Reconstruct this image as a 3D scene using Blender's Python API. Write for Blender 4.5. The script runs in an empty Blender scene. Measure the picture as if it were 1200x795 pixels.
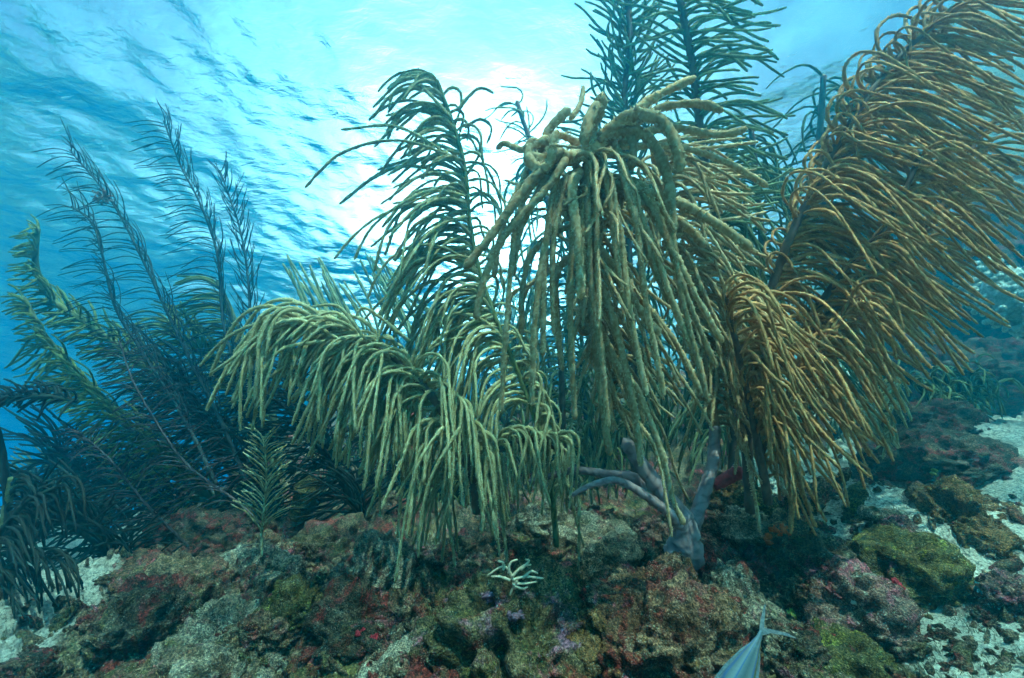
import bpy, bmesh, math, random
import numpy as np
from mathutils import Vector

R = math.radians
random.seed(7)
rng = np.random.default_rng(7)
sc = bpy.context.scene
col = sc.collection

# ---------------------------------------------------------------- camera
PITCH = R(31.0); FPX = 444.0; W0, H0 = 1200.0, 795.0
cam_data = bpy.data.cameras.new('camera')
cam_data.sensor_width = 36.0
cam_data.lens = 36.0 * FPX / W0
cam_data.clip_start = 0.02
cam_data.clip_end = 400.0
cam = bpy.data.objects.new('camera', cam_data)
cam.location = (0, 0, 0)
cam.rotation_euler = (math.pi / 2 + PITCH, 0, 0)
col.objects.link(cam)
sc.camera = cam

# ---------------------------------------------------------------- sky, sun, exposure
FLASH_EL, FLASH_AZ = R(45.0), R(168.0)          # azimuth measured from +Y towards +X: over the photographer's right shoulder, as the camera flash
world = bpy.data.worlds.new('World'); sc.world = world; world.use_nodes = True
wn = world.node_tree; wn.nodes.clear()
wo = wn.nodes.new('ShaderNodeOutputWorld')
bg = wn.nodes.new('ShaderNodeBackground')
sky = wn.nodes.new('ShaderNodeTexSky')
sky.sky_type = 'NISHITA'; sky.sun_disc = False
sky.sun_elevation = FLASH_EL; sky.sun_rotation = FLASH_AZ
sky.air_density = 1.0; sky.dust_density = 2.0; sky.ozone_density = 1.0
# thin broken cloud over the whole sky
tc = wn.nodes.new('ShaderNodeTexCoord')
mp = wn.nodes.new('ShaderNodeMapping'); mp.inputs['Scale'].default_value = (1.0, 1.0, 2.2)
nz = wn.nodes.new('ShaderNodeTexNoise'); nz.inputs['Scale'].default_value = 3.2; nz.inputs['Detail'].default_value = 7
nz.inputs['Roughness'].default_value = 0.6; nz.inputs['Distortion'].default_value = 0.8
cr = wn.nodes.new('ShaderNodeValToRGB')
cr.color_ramp.elements[0].position = 0.42; cr.color_ramp.elements[1].position = 0.68
mx = wn.nodes.new('ShaderNodeMixRGB'); mx.inputs['Color2'].default_value = (2.4, 5.0, 5.9, 1)
wn.links.new(tc.outputs['Generated'], mp.inputs['Vector']); wn.links.new(mp.outputs['Vector'], nz.inputs['Vector'])
wn.links.new(nz.outputs['Fac'], cr.inputs['Fac']); wn.links.new(cr.outputs['Color'], mx.inputs['Fac'])
mk = wn.nodes.new('ShaderNodeMixRGB'); mk.blend_type = 'MULTIPLY'; mk.inputs['Fac'].default_value = 1; mk.inputs['Color2'].default_value = (0.6, 0.95, 1.05, 1)
wn.links.new(sky.outputs['Color'], mk.inputs['Color1']); wn.links.new(mk.outputs['Color'], mx.inputs['Color1'])
# solar glow ahead, added to the sky colour, shining through the surface
gv = wn.nodes.new('ShaderNodeVectorMath'); gv.operation = 'DOT_PRODUCT'
GE, GA = R(34.0), R(-5.0)
gv.inputs[1].default_value = (math.sin(GA) * math.cos(GE), math.cos(GA) * math.cos(GE), math.sin(GE))
wn.links.new(tc.outputs['Generated'], gv.inputs[0])
gr = wn.nodes.new('ShaderNodeValToRGB'); gr.color_ramp.interpolation = 'B_SPLINE'
ge = gr.color_ramp.elements; ge[0].position = 0.55; ge[0].color = (0, 0, 0, 1); ge[1].position = 1.0; ge[1].color = (1, 1, 1, 1)
for pos, val in ((0.80, 0.05), (0.92, 0.22), (0.97, 0.65)):
    el = ge.new(pos); el.color = (val, val, val, 1)
wn.links.new(gv.outputs['Value'], gr.inputs['Fac'])
ga = wn.nodes.new('ShaderNodeMixRGB'); ga.blend_type = 'ADD'; ga.inputs['Fac'].default_value = 1
gm = wn.nodes.new('ShaderNodeMixRGB'); gm.blend_type = 'MULTIPLY'; gm.inputs['Fac'].default_value = 1; gm.inputs['Color2'].default_value = (50, 60, 60, 1)
wn.links.new(gr.outputs['Color'], gm.inputs['Color1']); wn.links.new(mx.outputs['Color'], ga.inputs['Color1']); wn.links.new(gm.outputs['Color'], ga.inputs['Color2'])
wn.links.new(ga.outputs['Color'], bg.inputs['Color'])
bg.inputs['Strength'].default_value = 0.052
wn.links.new(bg.outputs['Background'], wo.inputs['Surface'])

sl = bpy.data.lights.new('flash_sun', 'SUN'); sl.energy = 5.0; sl.angle = R(0.6); sl.color = (1.0, 0.82, 0.60)  # unseen flash behind the camera, imitated by this directional lamp
flash_sun = bpy.data.objects.new('flash_sun', sl); col.objects.link(flash_sun)
sd = Vector((math.sin(FLASH_AZ) * math.cos(FLASH_EL), math.cos(FLASH_AZ) * math.cos(FLASH_EL), math.sin(FLASH_EL)))
flash_sun.rotation_euler = (-sd).to_track_quat('-Z', 'Y').to_euler()
flash_sun.location = sd * 30

sc.view_settings.view_transform = 'Standard'; sc.view_settings.look = 'None'
sc.view_settings.exposure = 2.05; sc.view_settings.gamma = 1.0
sc.cycles.use_denoising = True
sc.cycles.max_bounces = 8; sc.cycles.diffuse_bounces = 3; sc.cycles.glossy_bounces = 2
sc.cycles.transmission_bounces = 4; sc.cycles.transparent_max_bounces = 8; sc.cycles.volume_bounces = 2
sc.cycles.use_adaptive_sampling = True; sc.cycles.adaptive_threshold = 0.02
sc.cycles.sample_clamp_indirect = 6.0

# ---------------------------------------------------------------- helpers
cR = np.array([1.0, 0, 0]); cU = np.array([0, -math.sin(PITCH), math.cos(PITCH)]); cF = np.array([0, math.cos(PITCH), math.sin(PITCH)])
def P(px, py, d):
    """the point of the place that lies at depth d on the line of sight of a pixel of the photograph"""
    px = np.asarray(px, float); py = np.asarray(py, float); d = np.asarray(d, float)
    x = (px - 600) / FPX * d; y = (H0 / 2 - py) / FPX * d
    return x[..., None] * cR + y[..., None] * cU + d[..., None] * cF

_perm = np.random.default_rng(3).permutation(256); _perm = np.concatenate([_perm, _perm, _perm])
_grad = np.random.default_rng(4).normal(size=(256, 3)); _grad /= np.linalg.norm(_grad, axis=1)[:, None]
def perlin(p):
    i = np.floor(p).astype(int); f = p - i; i &= 255
    u = f * f * f * (f * (f * 6 - 15) + 10)
    def g(a, b, c):
        h = _perm[_perm[_perm[i[:, 0] + a] + i[:, 1] + b] + i[:, 2] + c]
        return ((_grad[h]) * (f - np.array([a, b, c]))).sum(1)
    def L(a, b, t): return a + (b - a) * t
    x0 = L(L(g(0,0,0), g(1,0,0), u[:,0]), L(g(0,1,0), g(1,1,0), u[:,0]), u[:,1])
    x1 = L(L(g(0,0,1), g(1,0,1), u[:,0]), L(g(0,1,1), g(1,1,1), u[:,0]), u[:,1])
    return L(x0, x1, u[:,2]) * 1.5
def fbm(p, octs=4, gain=0.5, lac=2.1, ridged=False):
    s = np.zeros(len(p)); a = 1.0; q = p.copy()
    for _ in range(octs):
        n = perlin(q)
        if ridged: n = 0.5 - np.abs(n)*1.6
        s += a * n; a *= gain; q = q * lac + 17.3
    return s

def mesh_from(name, verts, quads=None, tris=None, mat=None, smooth=True, attr=None):
    me = bpy.data.meshes.new(name)
    verts = np.asarray(verts, np.float32)
    nq = 0 if quads is None else len(quads); nt = 0 if tris is None else len(tris)
    me.vertices.add(len(verts)); me.vertices.foreach_set('co', verts.ravel())
    me.loops.add(nq * 4 + nt * 3); me.polygons.add(nq + nt)
    li = []; st = []
    if nq: li.append(np.asarray(quads).ravel()); st.append(np.arange(nq) * 4)
    if nt: li.append(np.asarray(tris).ravel()); st.append(nq * 4 + np.arange(nt) * 3)
    me.loops.foreach_set('vertex_index', np.concatenate(li).astype(np.int32))
    me.polygons.foreach_set('loop_start', np.concatenate(st).astype(np.int32))
    if smooth: me.polygons.foreach_set('use_smooth', np.ones(nq + nt, bool))
    if attr is not None:
        for k, v in attr.items():
            a = me.attributes.new(k, 'FLOAT', 'POINT'); a.data.foreach_set('value', np.asarray(v, np.float32))
    me.update(calc_edges=True); me.validate()
    if mat: me.materials.append(mat)
    return me

def add(name, me, parent=None, loc=None, **props):
    o = bpy.data.objects.new(name, me); col.objects.link(o)
    if parent is not None: o.parent = parent
    if loc is not None: o.location = loc
    for k, v in props.items(): o[k] = v
    return o

# ---------------------------------------------------------------- materials
def new_mat(name):
    m = bpy.data.materials.new(name); m.use_nodes = True
    nt = m.node_tree; nt.nodes.clear()
    out = nt.nodes.new('ShaderNodeOutputMaterial')
    return m, nt, out
def N(nt, kind, **kw):
    n = nt.nodes.new(kind)
    for k, v in kw.items():
        if k in n.inputs: n.inputs[k].default_value = v
        else: setattr(n, k, v)
    return n
def ramp(nt, fac, stops):
    r = nt.nodes.new('ShaderNodeValToRGB'); e = r.color_ramp.elements
    while len(e) < len(stops): e.new(0.5)
    for el, (p, c) in zip(e, stops): el.position = p; el.color = (*c, 1) if len(c) == 3 else c
    nt.links.new(fac, r.inputs['Fac']); return r.outputs['Color']
def mix(nt, fac, a, b, mode='MIX'):
    n = nt.nodes.new('ShaderNodeMixRGB'); n.blend_type = mode
    for s, v in (('Fac', fac), ('Color1', a), ('Color2', b)):
        if isinstance(v, (int, float)): n.inputs[s].default_value = v
        elif isinstance(v, tuple): n.inputs[s].default_value = (*v, 1)
        else: nt.links.new(v, n.inputs[s])
    return n.outputs['Color']

def coral_mat(name, bark, polyp, transl=0.35, scale=160.0, var=0.25):
    m, nt, out = new_mat(name)
    at = N(nt, 'ShaderNodeAttribute', attribute_name='polyp')
    oi = nt.nodes.new('ShaderNodeObjectInfo')
    tc = nt.nodes.new('ShaderNodeTexCoord')
    nz = N(nt, 'ShaderNodeTexNoise', Scale=scale, Detail=3.0, Roughness=0.6)
    nt.links.new(tc.outputs['Object'], nz.inputs['Vector'])
    nz2 = N(nt, 'ShaderNodeTexNoise', Scale=7.0, Detail=3.0)
    nt.links.new(tc.outputs['Object'], nz2.inputs['Vector'])
    mth = N(nt, 'ShaderNodeMath', operation='MULTIPLY_ADD'); nt.links.new(nz.outputs['Fac'], mth.inputs[0]); mth.inputs[1].default_value = 0.9
    nt.links.new(at.outputs['Fac'], mth.inputs[2])
    f = ramp(nt, mth.outputs[0], [(0.35, (0, 0, 0)), (1.15 if False else 1.0, (1, 1, 1))])
    c = mix(nt, f, bark, polyp)
    hs = nt.nodes.new('ShaderNodeHueSaturation')
    mr = N(nt, 'ShaderNodeMapRange'); mr.inputs['To Min'].default_value = 1 - var; mr.inputs['To Max'].default_value = 1 + var
    nt.links.new(oi.outputs['Random'], mr.inputs['Value']); nt.links.new(mr.outputs['Result'], hs.inputs['Value'])
    nt.links.new(c, hs.inputs['Color'])
    c = mix(nt, nz2.outputs['Fac'], hs.outputs['Color'], tuple(x * 0.75 for x in bark), 'MIX')
    c = mix(nt, 0.55, hs.outputs['Color'], c)
    pb = N(nt, 'ShaderNodeBsdfPrincipled', Roughness=0.75); pb.inputs['Specular IOR Level'].default_value = 0.25
    nt.links.new(c, pb.inputs['Base Color'])
    tr = nt.nodes.new('ShaderNodeBsdfTranslucent'); nt.links.new(c, tr.inputs['Color'])
    bp = N(nt, 'ShaderNodeBump', Strength=0.6, Distance=0.002); nt.links.new(nz.outputs['Fac'], bp.inputs['Height'])
    nt.links.new(bp.outputs['Normal'], pb.inputs['Normal'])
    ms = N(nt, 'ShaderNodeMixShader'); ms.inputs[0].default_value = transl
    nt.links.new(pb.outputs[0], ms.inputs[1]); nt.links.new(tr.outputs[0], ms.inputs[2]); nt.links.new(ms.outputs[0], out.inputs['Surface'])
    return m

# reef rock: encrusted limestone, colours of algae, sponge and coralline crust in patches
def rock_mat(name, base_a, base_b, patches, rough_scale=1.0, speck=0.6, coords='Object'):
    m, nt, out = new_mat(name)
    tc = nt.nodes.new('ShaderNodeTexCoord'); oi = nt.nodes.new('ShaderNodeObjectInfo')
    vec = nt.nodes.new('ShaderNodeVectorMath'); vec.operation = 'ADD'
    sc3 = nt.nodes.new('ShaderNodeVectorMath'); sc3.operation = 'SCALE'; sc3.inputs['Scale'].default_value = 13.0
    cmb = nt.nodes.new('ShaderNodeCombineXYZ')
    for k in range(3): nt.links.new(oi.outputs['Random'], cmb.inputs[k])
    nt.links.new(cmb.outputs[0], sc3.inputs[0]); nt.links.new(tc.outputs[coords], vec.inputs[0]); nt.links.new(sc3.outputs[0], vec.inputs[1])
    def noise(scale, detail=5.0, rough=0.65, dist=0.6):
        n = N(nt, 'ShaderNodeTexNoise', Scale=scale * rough_scale, Detail=detail, Roughness=rough, Distortion=dist)
        nt.links.new(vec.outputs[0], n.inputs['Vector']); return n.outputs['Fac']
    c = ramp(nt, noise(9), [(0.3, tuple(x * 0.35 for x in base_a)), (0.47, base_a), (0.62, base_b), (0.8, tuple(x * 1.2 for x in base_b))])
    c = mix(nt, 1.0, c, ramp(nt, noise(38, 4, .7), [(0.35, (0.45, 0.42, 0.4)), (0.6, (1.15, 1.15, 1.15))]), 'MULTIPLY')
    for k, (pc, thr, scl) in enumerate(patches):
        # every crust has its own offset of the noise
        off = nt.nodes.new('ShaderNodeVectorMath'); off.operation = 'ADD'; off.inputs[1].default_value = (3.1 * k + 1, 7.7 * k, 1.3 * k)
        nt.links.new(vec.outputs[0], off.inputs[0])
        n = N(nt, 'ShaderNodeTexNoise', Scale=scl * rough_scale, Detail=6.0, Roughness=0.62, Distortion=1.0); nt.links.new(off.outputs[0], n.inputs['Vector'])
        n2 = N(nt, 'ShaderNodeTexNoise', Scale=scl * 8 * rough_scale, Detail=4.0, Roughness=0.7); nt.links.new(off.outputs[0], n2.inputs['Vector'])
        cc = ramp(nt, n2.outputs['Fac'], [(0.34, tuple(x * 0.3 for x in pc)), (0.6, pc), (0.75, tuple(min(1, x * 1.6 + 0.05) for x in pc))])
        f = ramp(nt, n.outputs['Fac'], [(thr + .03, (0, 0, 0)), (thr + 0.12, (0.8, 0.8, 0.8))])
        c = mix(nt, f, c, cc)
    # pale grains of sand and bare lime
    v = N(nt, 'ShaderNodeTexVoronoi', Scale=120.0 * rough_scale); nt.links.new(vec.outputs[0], v.inputs['Vector'])
    g1 = ramp(nt, v.outputs['Distance'], [(0.18, (1, 1, 1)), (0.36, (0, 0, 0))])
    g2 = ramp(nt, noise(16, 4, .7), [(0.50, (0, 0, 0)), (0.60, (speck, speck, speck))])
    c = mix(nt, 1.0, c, ramp(nt, noise(110, 4, .75), [(0.36, (.22, .22, .22)), (0.5, (.85, .82, .8)), (0.62, (1.9, 1.8, 1.6))]), 'MULTIPLY')
    c = mix(nt, mix(nt, 1.0, g1, g2, 'MULTIPLY'), c, (0.62, 0.58, 0.48))
    hs = nt.nodes.new('ShaderNodeHueSaturation'); hs.inputs['Saturation'].default_value = 1.05
    nt.links.new(c, hs.inputs['Color'])
    pb = N(nt, 'ShaderNodeBsdfPrincipled', Roughness=0.88); pb.inputs['Specular IOR Level'].default_value = 0.2
    nt.links.new(hs.outputs[0], pb.inputs['Base Color'])
    hsum = mix(nt, 0.5, noise(60, 6, .75), v.outputs['Distance'])
    bp = N(nt, 'ShaderNodeBump', Strength=1.0, Distance=0.012); nt.links.new(hsum, bp.inputs['Height'])
    bp2 = N(nt, 'ShaderNodeBump', Strength=0.9, Distance=0.03); nt.links.new(noise(22, 6, .7), bp2.inputs['Height'])
    nt.links.new(bp2.outputs[0], bp.inputs['Normal']); nt.links.new(bp.outputs[0], pb.inputs['Normal'])
    nt.links.new(pb.outputs[0], out.inputs['Surface'])
    return m

PINK = (0.60, 0.17, 0.24); MAROON = (0.33, 0.05, 0.05); ALGAE = (0.19, 0.17, 0.06); OCHRE = (0.30, 0.17, 0.07)
LILAC = (0.46, 0.22, 0.36); ORANGE = (0.75, 0.13, 0.02); LIME = (0.46, 0.46, 0.10); PALE = (0.52, 0.48, 0.38); GREY = (0.24, 0.23, 0.18)

# ---------------------------------------------------------------- sea surface, water
def water_surface():
    nr, na = 260, 440
    r = 0.25 * (46 / 0.25) ** (np.linspace(0, 1, nr)); r[0] = 0.02
    cx, cy = -0.5, 3.5
    a = np.linspace(0, 2 * math.pi, na, endpoint=False)
    rr, aa = np.meshgrid(r, a, indexing='ij')
    x = cx + rr * np.cos(aa); y = cy + rr * np.sin(aa)
    z = np.zeros_like(x); rg = np.random.default_rng(11)
    for _ in range(60):
        lam = 0.16 * 22 ** rg.random(); th = R(70) + rg.normal() * 1.1
        k = 2 * math.pi / lam; amp = 0.0046 * lam ** 0.82
        ph = k * (x * math.cos(th) + y * math.sin(th)) + rg.random() * 6.28 + 0.9 * np.sin(0.6 * x * rg.random() + 0.8 * y * rg.random() + rg.random() * 6)
        z += amp * (np.sin(ph) + .25 * np.sin(2 * ph + 1)) * np.clip(1.6 - rr / (lam * 30), 0, 1)
    z += SURF_Z
    v = np.stack([x, y, z], -1).reshape(-1, 3)
    i = np.arange(nr - 1)[:, None] * na; j = np.arange(na)[None, :]; j2 = (j + 1) % na
    q = np.stack([i + j, i + na + j, i + na + j2, i + j2], -1).reshape(-1, 4)
    m, nt, out = new_mat('sea_surface')
    tc = nt.nodes.new('ShaderNodeTexCoord')
    mp = nt.nodes.new('ShaderNodeMapping'); mp.inputs['Scale'].default_value = (1.0, 2.2, 1.0); mp.inputs['Rotation'].default_value = (0, 0, 0.3)
    nt.links.new(tc.outputs['Object'], mp.inputs[0])
    nz = N(nt, 'ShaderNodeTexNoise', Scale=1.6, Detail=3.0, Roughness=0.5, Distortion=0.3); nt.links.new(mp.outputs[0], nz.inputs['Vector'])
    bp = N(nt, 'ShaderNodeBump', Strength=0.35, Distance=0.12); nt.links.new(nz.outputs['Fac'], bp.inputs['Height'])
    nf = N(nt, 'ShaderNodeTexNoise', Scale=7.0, Detail=5.0, Roughness=0.62, Distortion=0.6); nt.links.new(mp.outputs[0], nf.inputs['Vector'])
    bp0 = bp; bp = N(nt, 'ShaderNodeBump', Strength=0.32, Distance=0.05); nt.links.new(nf.outputs['Fac'], bp.inputs['Height']); nt.links.new(bp0.outputs[0], bp.inputs['Normal'])
    fr = N(nt, 'ShaderNodeFresnel', IOR=1.33); nt.links.new(bp.outputs[0], fr.inputs['Normal'])
    tp = nt.nodes.new('ShaderNodeBsdfTransparent'); tp.inputs['Color'].default_value = (0.68, 0.97, 1.0, 1)
    rf = N(nt, 'ShaderNodeBsdfRefraction', IOR=1.33, Roughness=0.0); rf.inputs['Color'].default_value = (0.60, 0.97, 1.0, 1)
    nt.links.new(bp.outputs[0], rf.inputs['Normal'])
    m1 = N(nt, 'ShaderNodeMixShader'); m1.inputs[0].default_value = 0.45
    nt.links.new(tp.outputs[0], m1.inputs[1]); nt.links.new(rf.outputs[0], m1.inputs[2])
    gl = N(nt, 'ShaderNodeBsdfGlossy', Roughness=0.1); nt.links.new(bp.outputs[0], gl.inputs['Normal'])
    m2 = N(nt, 'ShaderNodeMixShader'); nt.links.new(fr.outputs[0], m2.inputs[0])
    nt.links.new(m1.outputs[0], m2.inputs[1]); nt.links.new(gl.outputs[0], m2.inputs[2]); nt.links.new(m2.outputs[0], out.inputs['Surface'])
    add('water_surface', mesh_from('water_surface', v, q, mat=m), kind='structure')
SURF_Z = 3.3
water_surface()

def haze():
    bm = bmesh.new()
    bmesh.ops.create_cube(bm, size=1.0)
    zt, zb = SURF_Z - 0.35, -9.0
    for v in bm.verts:
        v.co = (v.co.x * 110, v.co.y * 110 + 6, zt if v.co.z > 0 else zb)
    me = bpy.data.meshes.new('haze'); bm.to_mesh(me); bm.free()
    m, nt, out = new_mat('sea_water')
    pv = nt.nodes.new('ShaderNodeVolumePrincipled')
    pv.inputs['Color'].default_value = HAZE_COL; pv.inputs['Absorption Color'].default_value = (0.0, 0.42, 1.0, 1)
    pv.inputs['Density'].default_value = HAZE_D; pv.inputs['Anisotropy'].default_value = HAZE_G
    nt.links.new(pv.outputs[0], out.inputs['Volume'])
    me.materials.append(m)
    add('haze', me, kind='stuff')
HAZE_COL = (0.001, 0.30, 0.45, 1); HAZE_D = 0.165; HAZE_G = 0.76
haze()

# ---------------------------------------------------------------- reef ground
CTRL = [  # pixel, pixel, depth: where the photograph shows the ground
(0,795,2.0),(100,795,1.25),(300,795,.95),(600,795,.88),(900,795,.88),(1100,795,.95),(1200,795,1.0),
 (50,700,2.4),(150,700,1.35),(300,700,1.15),(500,700,1.08),(700,700,1.05),(900,700,1.05),(1100,700,1.12),(1200,700,1.15),
 (60,660,3.2),(160,650,1.75),(300,625,1.6),(450,625,1.45),(600,625,1.4),(660,585,1.9),(800,632,1.22),(900,575,1.55),
 (1000,545,1.8),(1100,575,1.65),(1100,505,2.5),(1190,600,1.6),(1190,500,2.7),(1190,440,4.0),(850,560,1.9),(300,600,2.4),(480,590,2.4),
 (350,500,3.6),(500,470,3.8),(650,455,4),(800,445,4),(950,440,4.2),(1090,420,4.5),(1195,330,6),(220,560,3.4),(60,600,3.6),(420,470,5),(700,440,5.5),(950,420,5.5)]
CTRL += [(x, 950, .80) for x in (150, 350, 550, 750, 950, 1100, 1250)] + [(85, 720, 2.3), (80, 665, 2.9), (95, 770, 1.8), (1130, 760, 1.0), (1060, 770, .98), (1190, 740, 1.1), (700, 850, .85), (500, 850, .85), (300, 850, .88), (900, 850, .85), (1100, 850, .9)]
_c = np.array([P(a, b, d) for a, b, d in CTRL])
_far = np.array([(-4, 5, -1.2), (-8, 8, -3.0), (-3, 10, -2.0), (0, 12, 1.0), (4, 9, 1.6), (8, 8, 2.2), (6, 12, 1.4), (0, 20, -2.5), (-12, 20, -5),
                 (15, 20, 0.5), (0, -2, -.9), (-4, 0, -1.5), (4, 0, -.6), (5, 3, .6), (0, 0, -.65), (-1.2, .2, -.7), (1.2, .2, -.6), (0, -15, -3), (-20, 0, -5), (20, 0, -1), (0, 45, -4.5), (45, 0, -3), (-45, 0, -6), (0, -45, -5)], float)
_c = np.vstack([_c, _far])
def ground_base(x, y):
    x = np.asarray(x, float); y = np.asarray(y, float)
    num = np.zeros_like(x); den = np.zeros_like(x)
    for cx, cy, cz in _c:
        d2 = (x - cx) ** 2 + (y - cy) ** 2 + 0.03
        w = d2 ** -1.7; num += w * cz; den += w
    return num / den
def ground_z(x, y):
    x = np.asarray(x, float); y = np.asarray(y, float)
    sh = x.shape; x = x.ravel(); y = y.ravel()
    z = ground_base(x, y)
    p = np.stack([x, y, z], -1)
    near = np.clip(1.3 - np.hypot(x, y) / 14, 0.2, 1)
    right = np.clip((x - 0.42 * y - 0.36) * 5.0, 0, 1) * np.clip((2.6 - y) * 2, 0, 1)   # the sandy slope on the right is smoother
    k = 1 - 0.75 * right
    z = z + k * near * (0.085 * fbm(p * 3.3, 4) + 0.045 * fbm(p * 11 + 5, 4, .6, ridged=True)) + 0.006 * fbm(p * 45, 3, .7)
    z -= 0.03 * np.clip(2.2 - np.hypot(x, y), 0, 1)
    z += 0.25 * fbm(p * 0.35 + 9, 3) * np.clip((np.hypot(x, y) - 3) / 6, 0, 1)
    return z.reshape(sh)
def on_ground(px, py):
    """where the line of sight of a pixel meets the ground"""
    d = 0.45 * (60 / 0.45) ** np.linspace(0, 1, 500)
    p = P(np.full(500, px), np.full(500, py), d)
    h = ground_base(p[:, 0], p[:, 1]) - p[:, 2]
    k = np.argmax(h > 0) if (h > 0).any() else 300
    return p[k], d[k]

def ground():
    a = np.concatenate([np.linspace(-60, 60, 480), np.linspace(66, 294, 58)]); a = np.radians(90 - a)
    na = len(a); nr = 420
    r = np.concatenate([[0.02], 0.25 * (1.0) * np.ones(0), 0.3 + np.linspace(0, 1, 40) * 0.4, 0.71 * (2.6 / .71) ** np.linspace(0, 1, 260)[1:], 2.62 * (45 / 2.62) ** np.linspace(0, 1, 120)])
    nr = len(r)
    rr, aa = np.meshgrid(r, a, indexing='ij')
    x = rr * np.cos(aa); y = rr * np.sin(aa)
    z = ground_z(x, y)
    v = np.stack([x, y, z], -1).reshape(-1, 3)
    i = np.arange(nr - 1)[:, None] * na; j = np.arange(na)[None, :]; j2 = (j + 1) % na
    q = np.stack([i + j, i + j2, i + na + j2, i + na + j], -1).reshape(-1, 4)
    sand = np.clip((x - 0.44 * y - 0.36) * 5.0, 0, 1) * np.clip(fbm(v * 2.5 + 3, 3) * 1.2 + 1.0, 0, 1).reshape(x.shape)
    sand = np.maximum(sand, np.clip((-x - 0.80 * y - 0.08) * 4, 0, 1))
    sand = np.maximum(sand, np.clip((rr - 2.6) / 2, 0, 1) * np.clip(fbm(v * 0.7 + 8, 3) * 2 + 0.1, 0, 1).reshape(x.shape) * np.clip((x - 1.9) * 1.5, 0, .7))
    m = rock_mat('reef_bed', (0.12, 0.085, 0.055), (0.31, 0.24, 0.165), [(ALGAE, .50, 5), (MAROON, .48, 6), (OCHRE, .54, 8), (PINK, .56, 7), (LILAC, .60, 6)], 1.0, .7)
    nt = m.node_tree
    pb = [n for n in nt.nodes if n.type == 'BSDF_PRINCIPLED'][0]
    src = pb.inputs['Base Color'].links[0].from_socket
    at = N(nt, 'ShaderNodeAttribute', attribute_name='sand')
    tc = nt.nodes.new('ShaderNodeTexCoord')
    n1 = N(nt, 'ShaderNodeTexNoise', Scale=70.0, Detail=6.0, Roughness=0.75); nt.links.new(tc.outputs['Object'], n1.inputs['Vector'])
    n2 = N(nt, 'ShaderNodeTexNoise', Scale=6.0, Detail=5.0, Roughness=0.65); nt.links.new(tc.outputs['Object'], n2.inputs['Vector'])
    sc_ = ramp(nt, n1.outputs['Fac'], [(0.36, (0.10, 0.09, 0.07)), (0.46, (0.46, 0.42, 0.34)), (0.6, (0.66, 0.61, 0.51))])
    sc_ = mix(nt, ramp(nt, n2.outputs['Fac'], [(.5, (0, 0, 0)), (.66, (.5, .5, .5))]), sc_, (0.22, 0.18, 0.14))
    md = N(nt, 'ShaderNodeMath', operation='MULTIPLY_ADD'); nt.links.new(n2.outputs['Fac'], md.inputs[0]); md.inputs[1].default_value = 0.9; nt.links.new(at.outputs['Fac'], md.inputs[2])
    f = ramp(nt, md.outputs[0], [(0.75, (0, 0, 0)), (0.95, (1, 1, 1))])
    nt.links.new(mix(nt, f, src, sc_), pb.inputs['Base Color'])
    add('reef_ground', mesh_from('reef_ground', v, q, mat=m, attr={'sand': sand.ravel()}), kind='structure')
ground()

# ---------------------------------------------------------------- soft corals
M_TAN = coral_mat('coral_tan', (0.44, 0.23, 0.09), (0.88, 0.72, 0.46), 0.20)
M_BROWN = coral_mat('coral_brown', (0.42, 0.16, 0.05), (0.84, 0.50, 0.22), 0.16)
M_PALE = coral_mat('coral_pale', (0.34, 0.27, 0.11), (0.76, 0.80, 0.52), 0.32)
M_GREEN = coral_mat('coral_green', (0.10, 0.15, 0.03), (0.40, 0.44, 0.12), 0.35)
M_OLIVE = coral_mat('coral_olive', (0.09, 0.12, 0.04), (0.28, 0.32, 0.14), 0.3)
M_TEAL = coral_mat('coral_teal', (0.20, 0.25, 0.12), (0.60, 0.68, 0.42), 0.40)  # distant corals: green cast of fading flash light put into the colour
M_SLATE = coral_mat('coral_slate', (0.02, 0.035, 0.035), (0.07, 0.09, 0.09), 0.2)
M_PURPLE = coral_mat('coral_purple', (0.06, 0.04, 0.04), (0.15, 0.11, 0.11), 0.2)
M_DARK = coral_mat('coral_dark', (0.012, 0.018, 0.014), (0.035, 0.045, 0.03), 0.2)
M_TRUNK = coral_mat('coral_trunk', (0.28, 0.17, 0.17), (0.52, 0.38, 0.38), 0.05, scale=60.0)
M_STEM = coral_mat('coral_stem', (0.14, 0.08, 0.06), (0.26, 0.16, 0.12), 0.1, scale=80.0)

def smooth_path(pts, n):
    """Catmull-Rom through control points, resampled to n points of equal spacing"""
    p = np.asarray(pts, float)
    if len(p) == 2: p = np.vstack([p[0], (p[0] + p[1]) / 2, p[1]])
    q = np.vstack([2 * p[0] - p[1], p, 2 * p[-1] - p[-2]])
    out = []
    for i in range(1, len(q) - 2):
        t = np.linspace(0, 1, 14, endpoint=False)[:, None]
        a, b, c, d = q[i - 1], q[i], q[i + 1], q[i + 2]
        out.append(0.5 * ((2 * b) + (-a + c) * t + (2 * a - 5 * b + 4 * c - d) * t ** 2 + (-a + 3 * b - 3 * c + d) * t ** 3))
    out.append(p[-1:]); o = np.vstack(out)
    s = np.concatenate([[0], np.cumsum(np.linalg.norm(np.diff(o, axis=0), axis=1))])
    u = np.linspace(0, s[-1], n)
    return np.stack([np.interp(u, s, o[:, k]) for k in range(o.shape[1])], -1)

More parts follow.
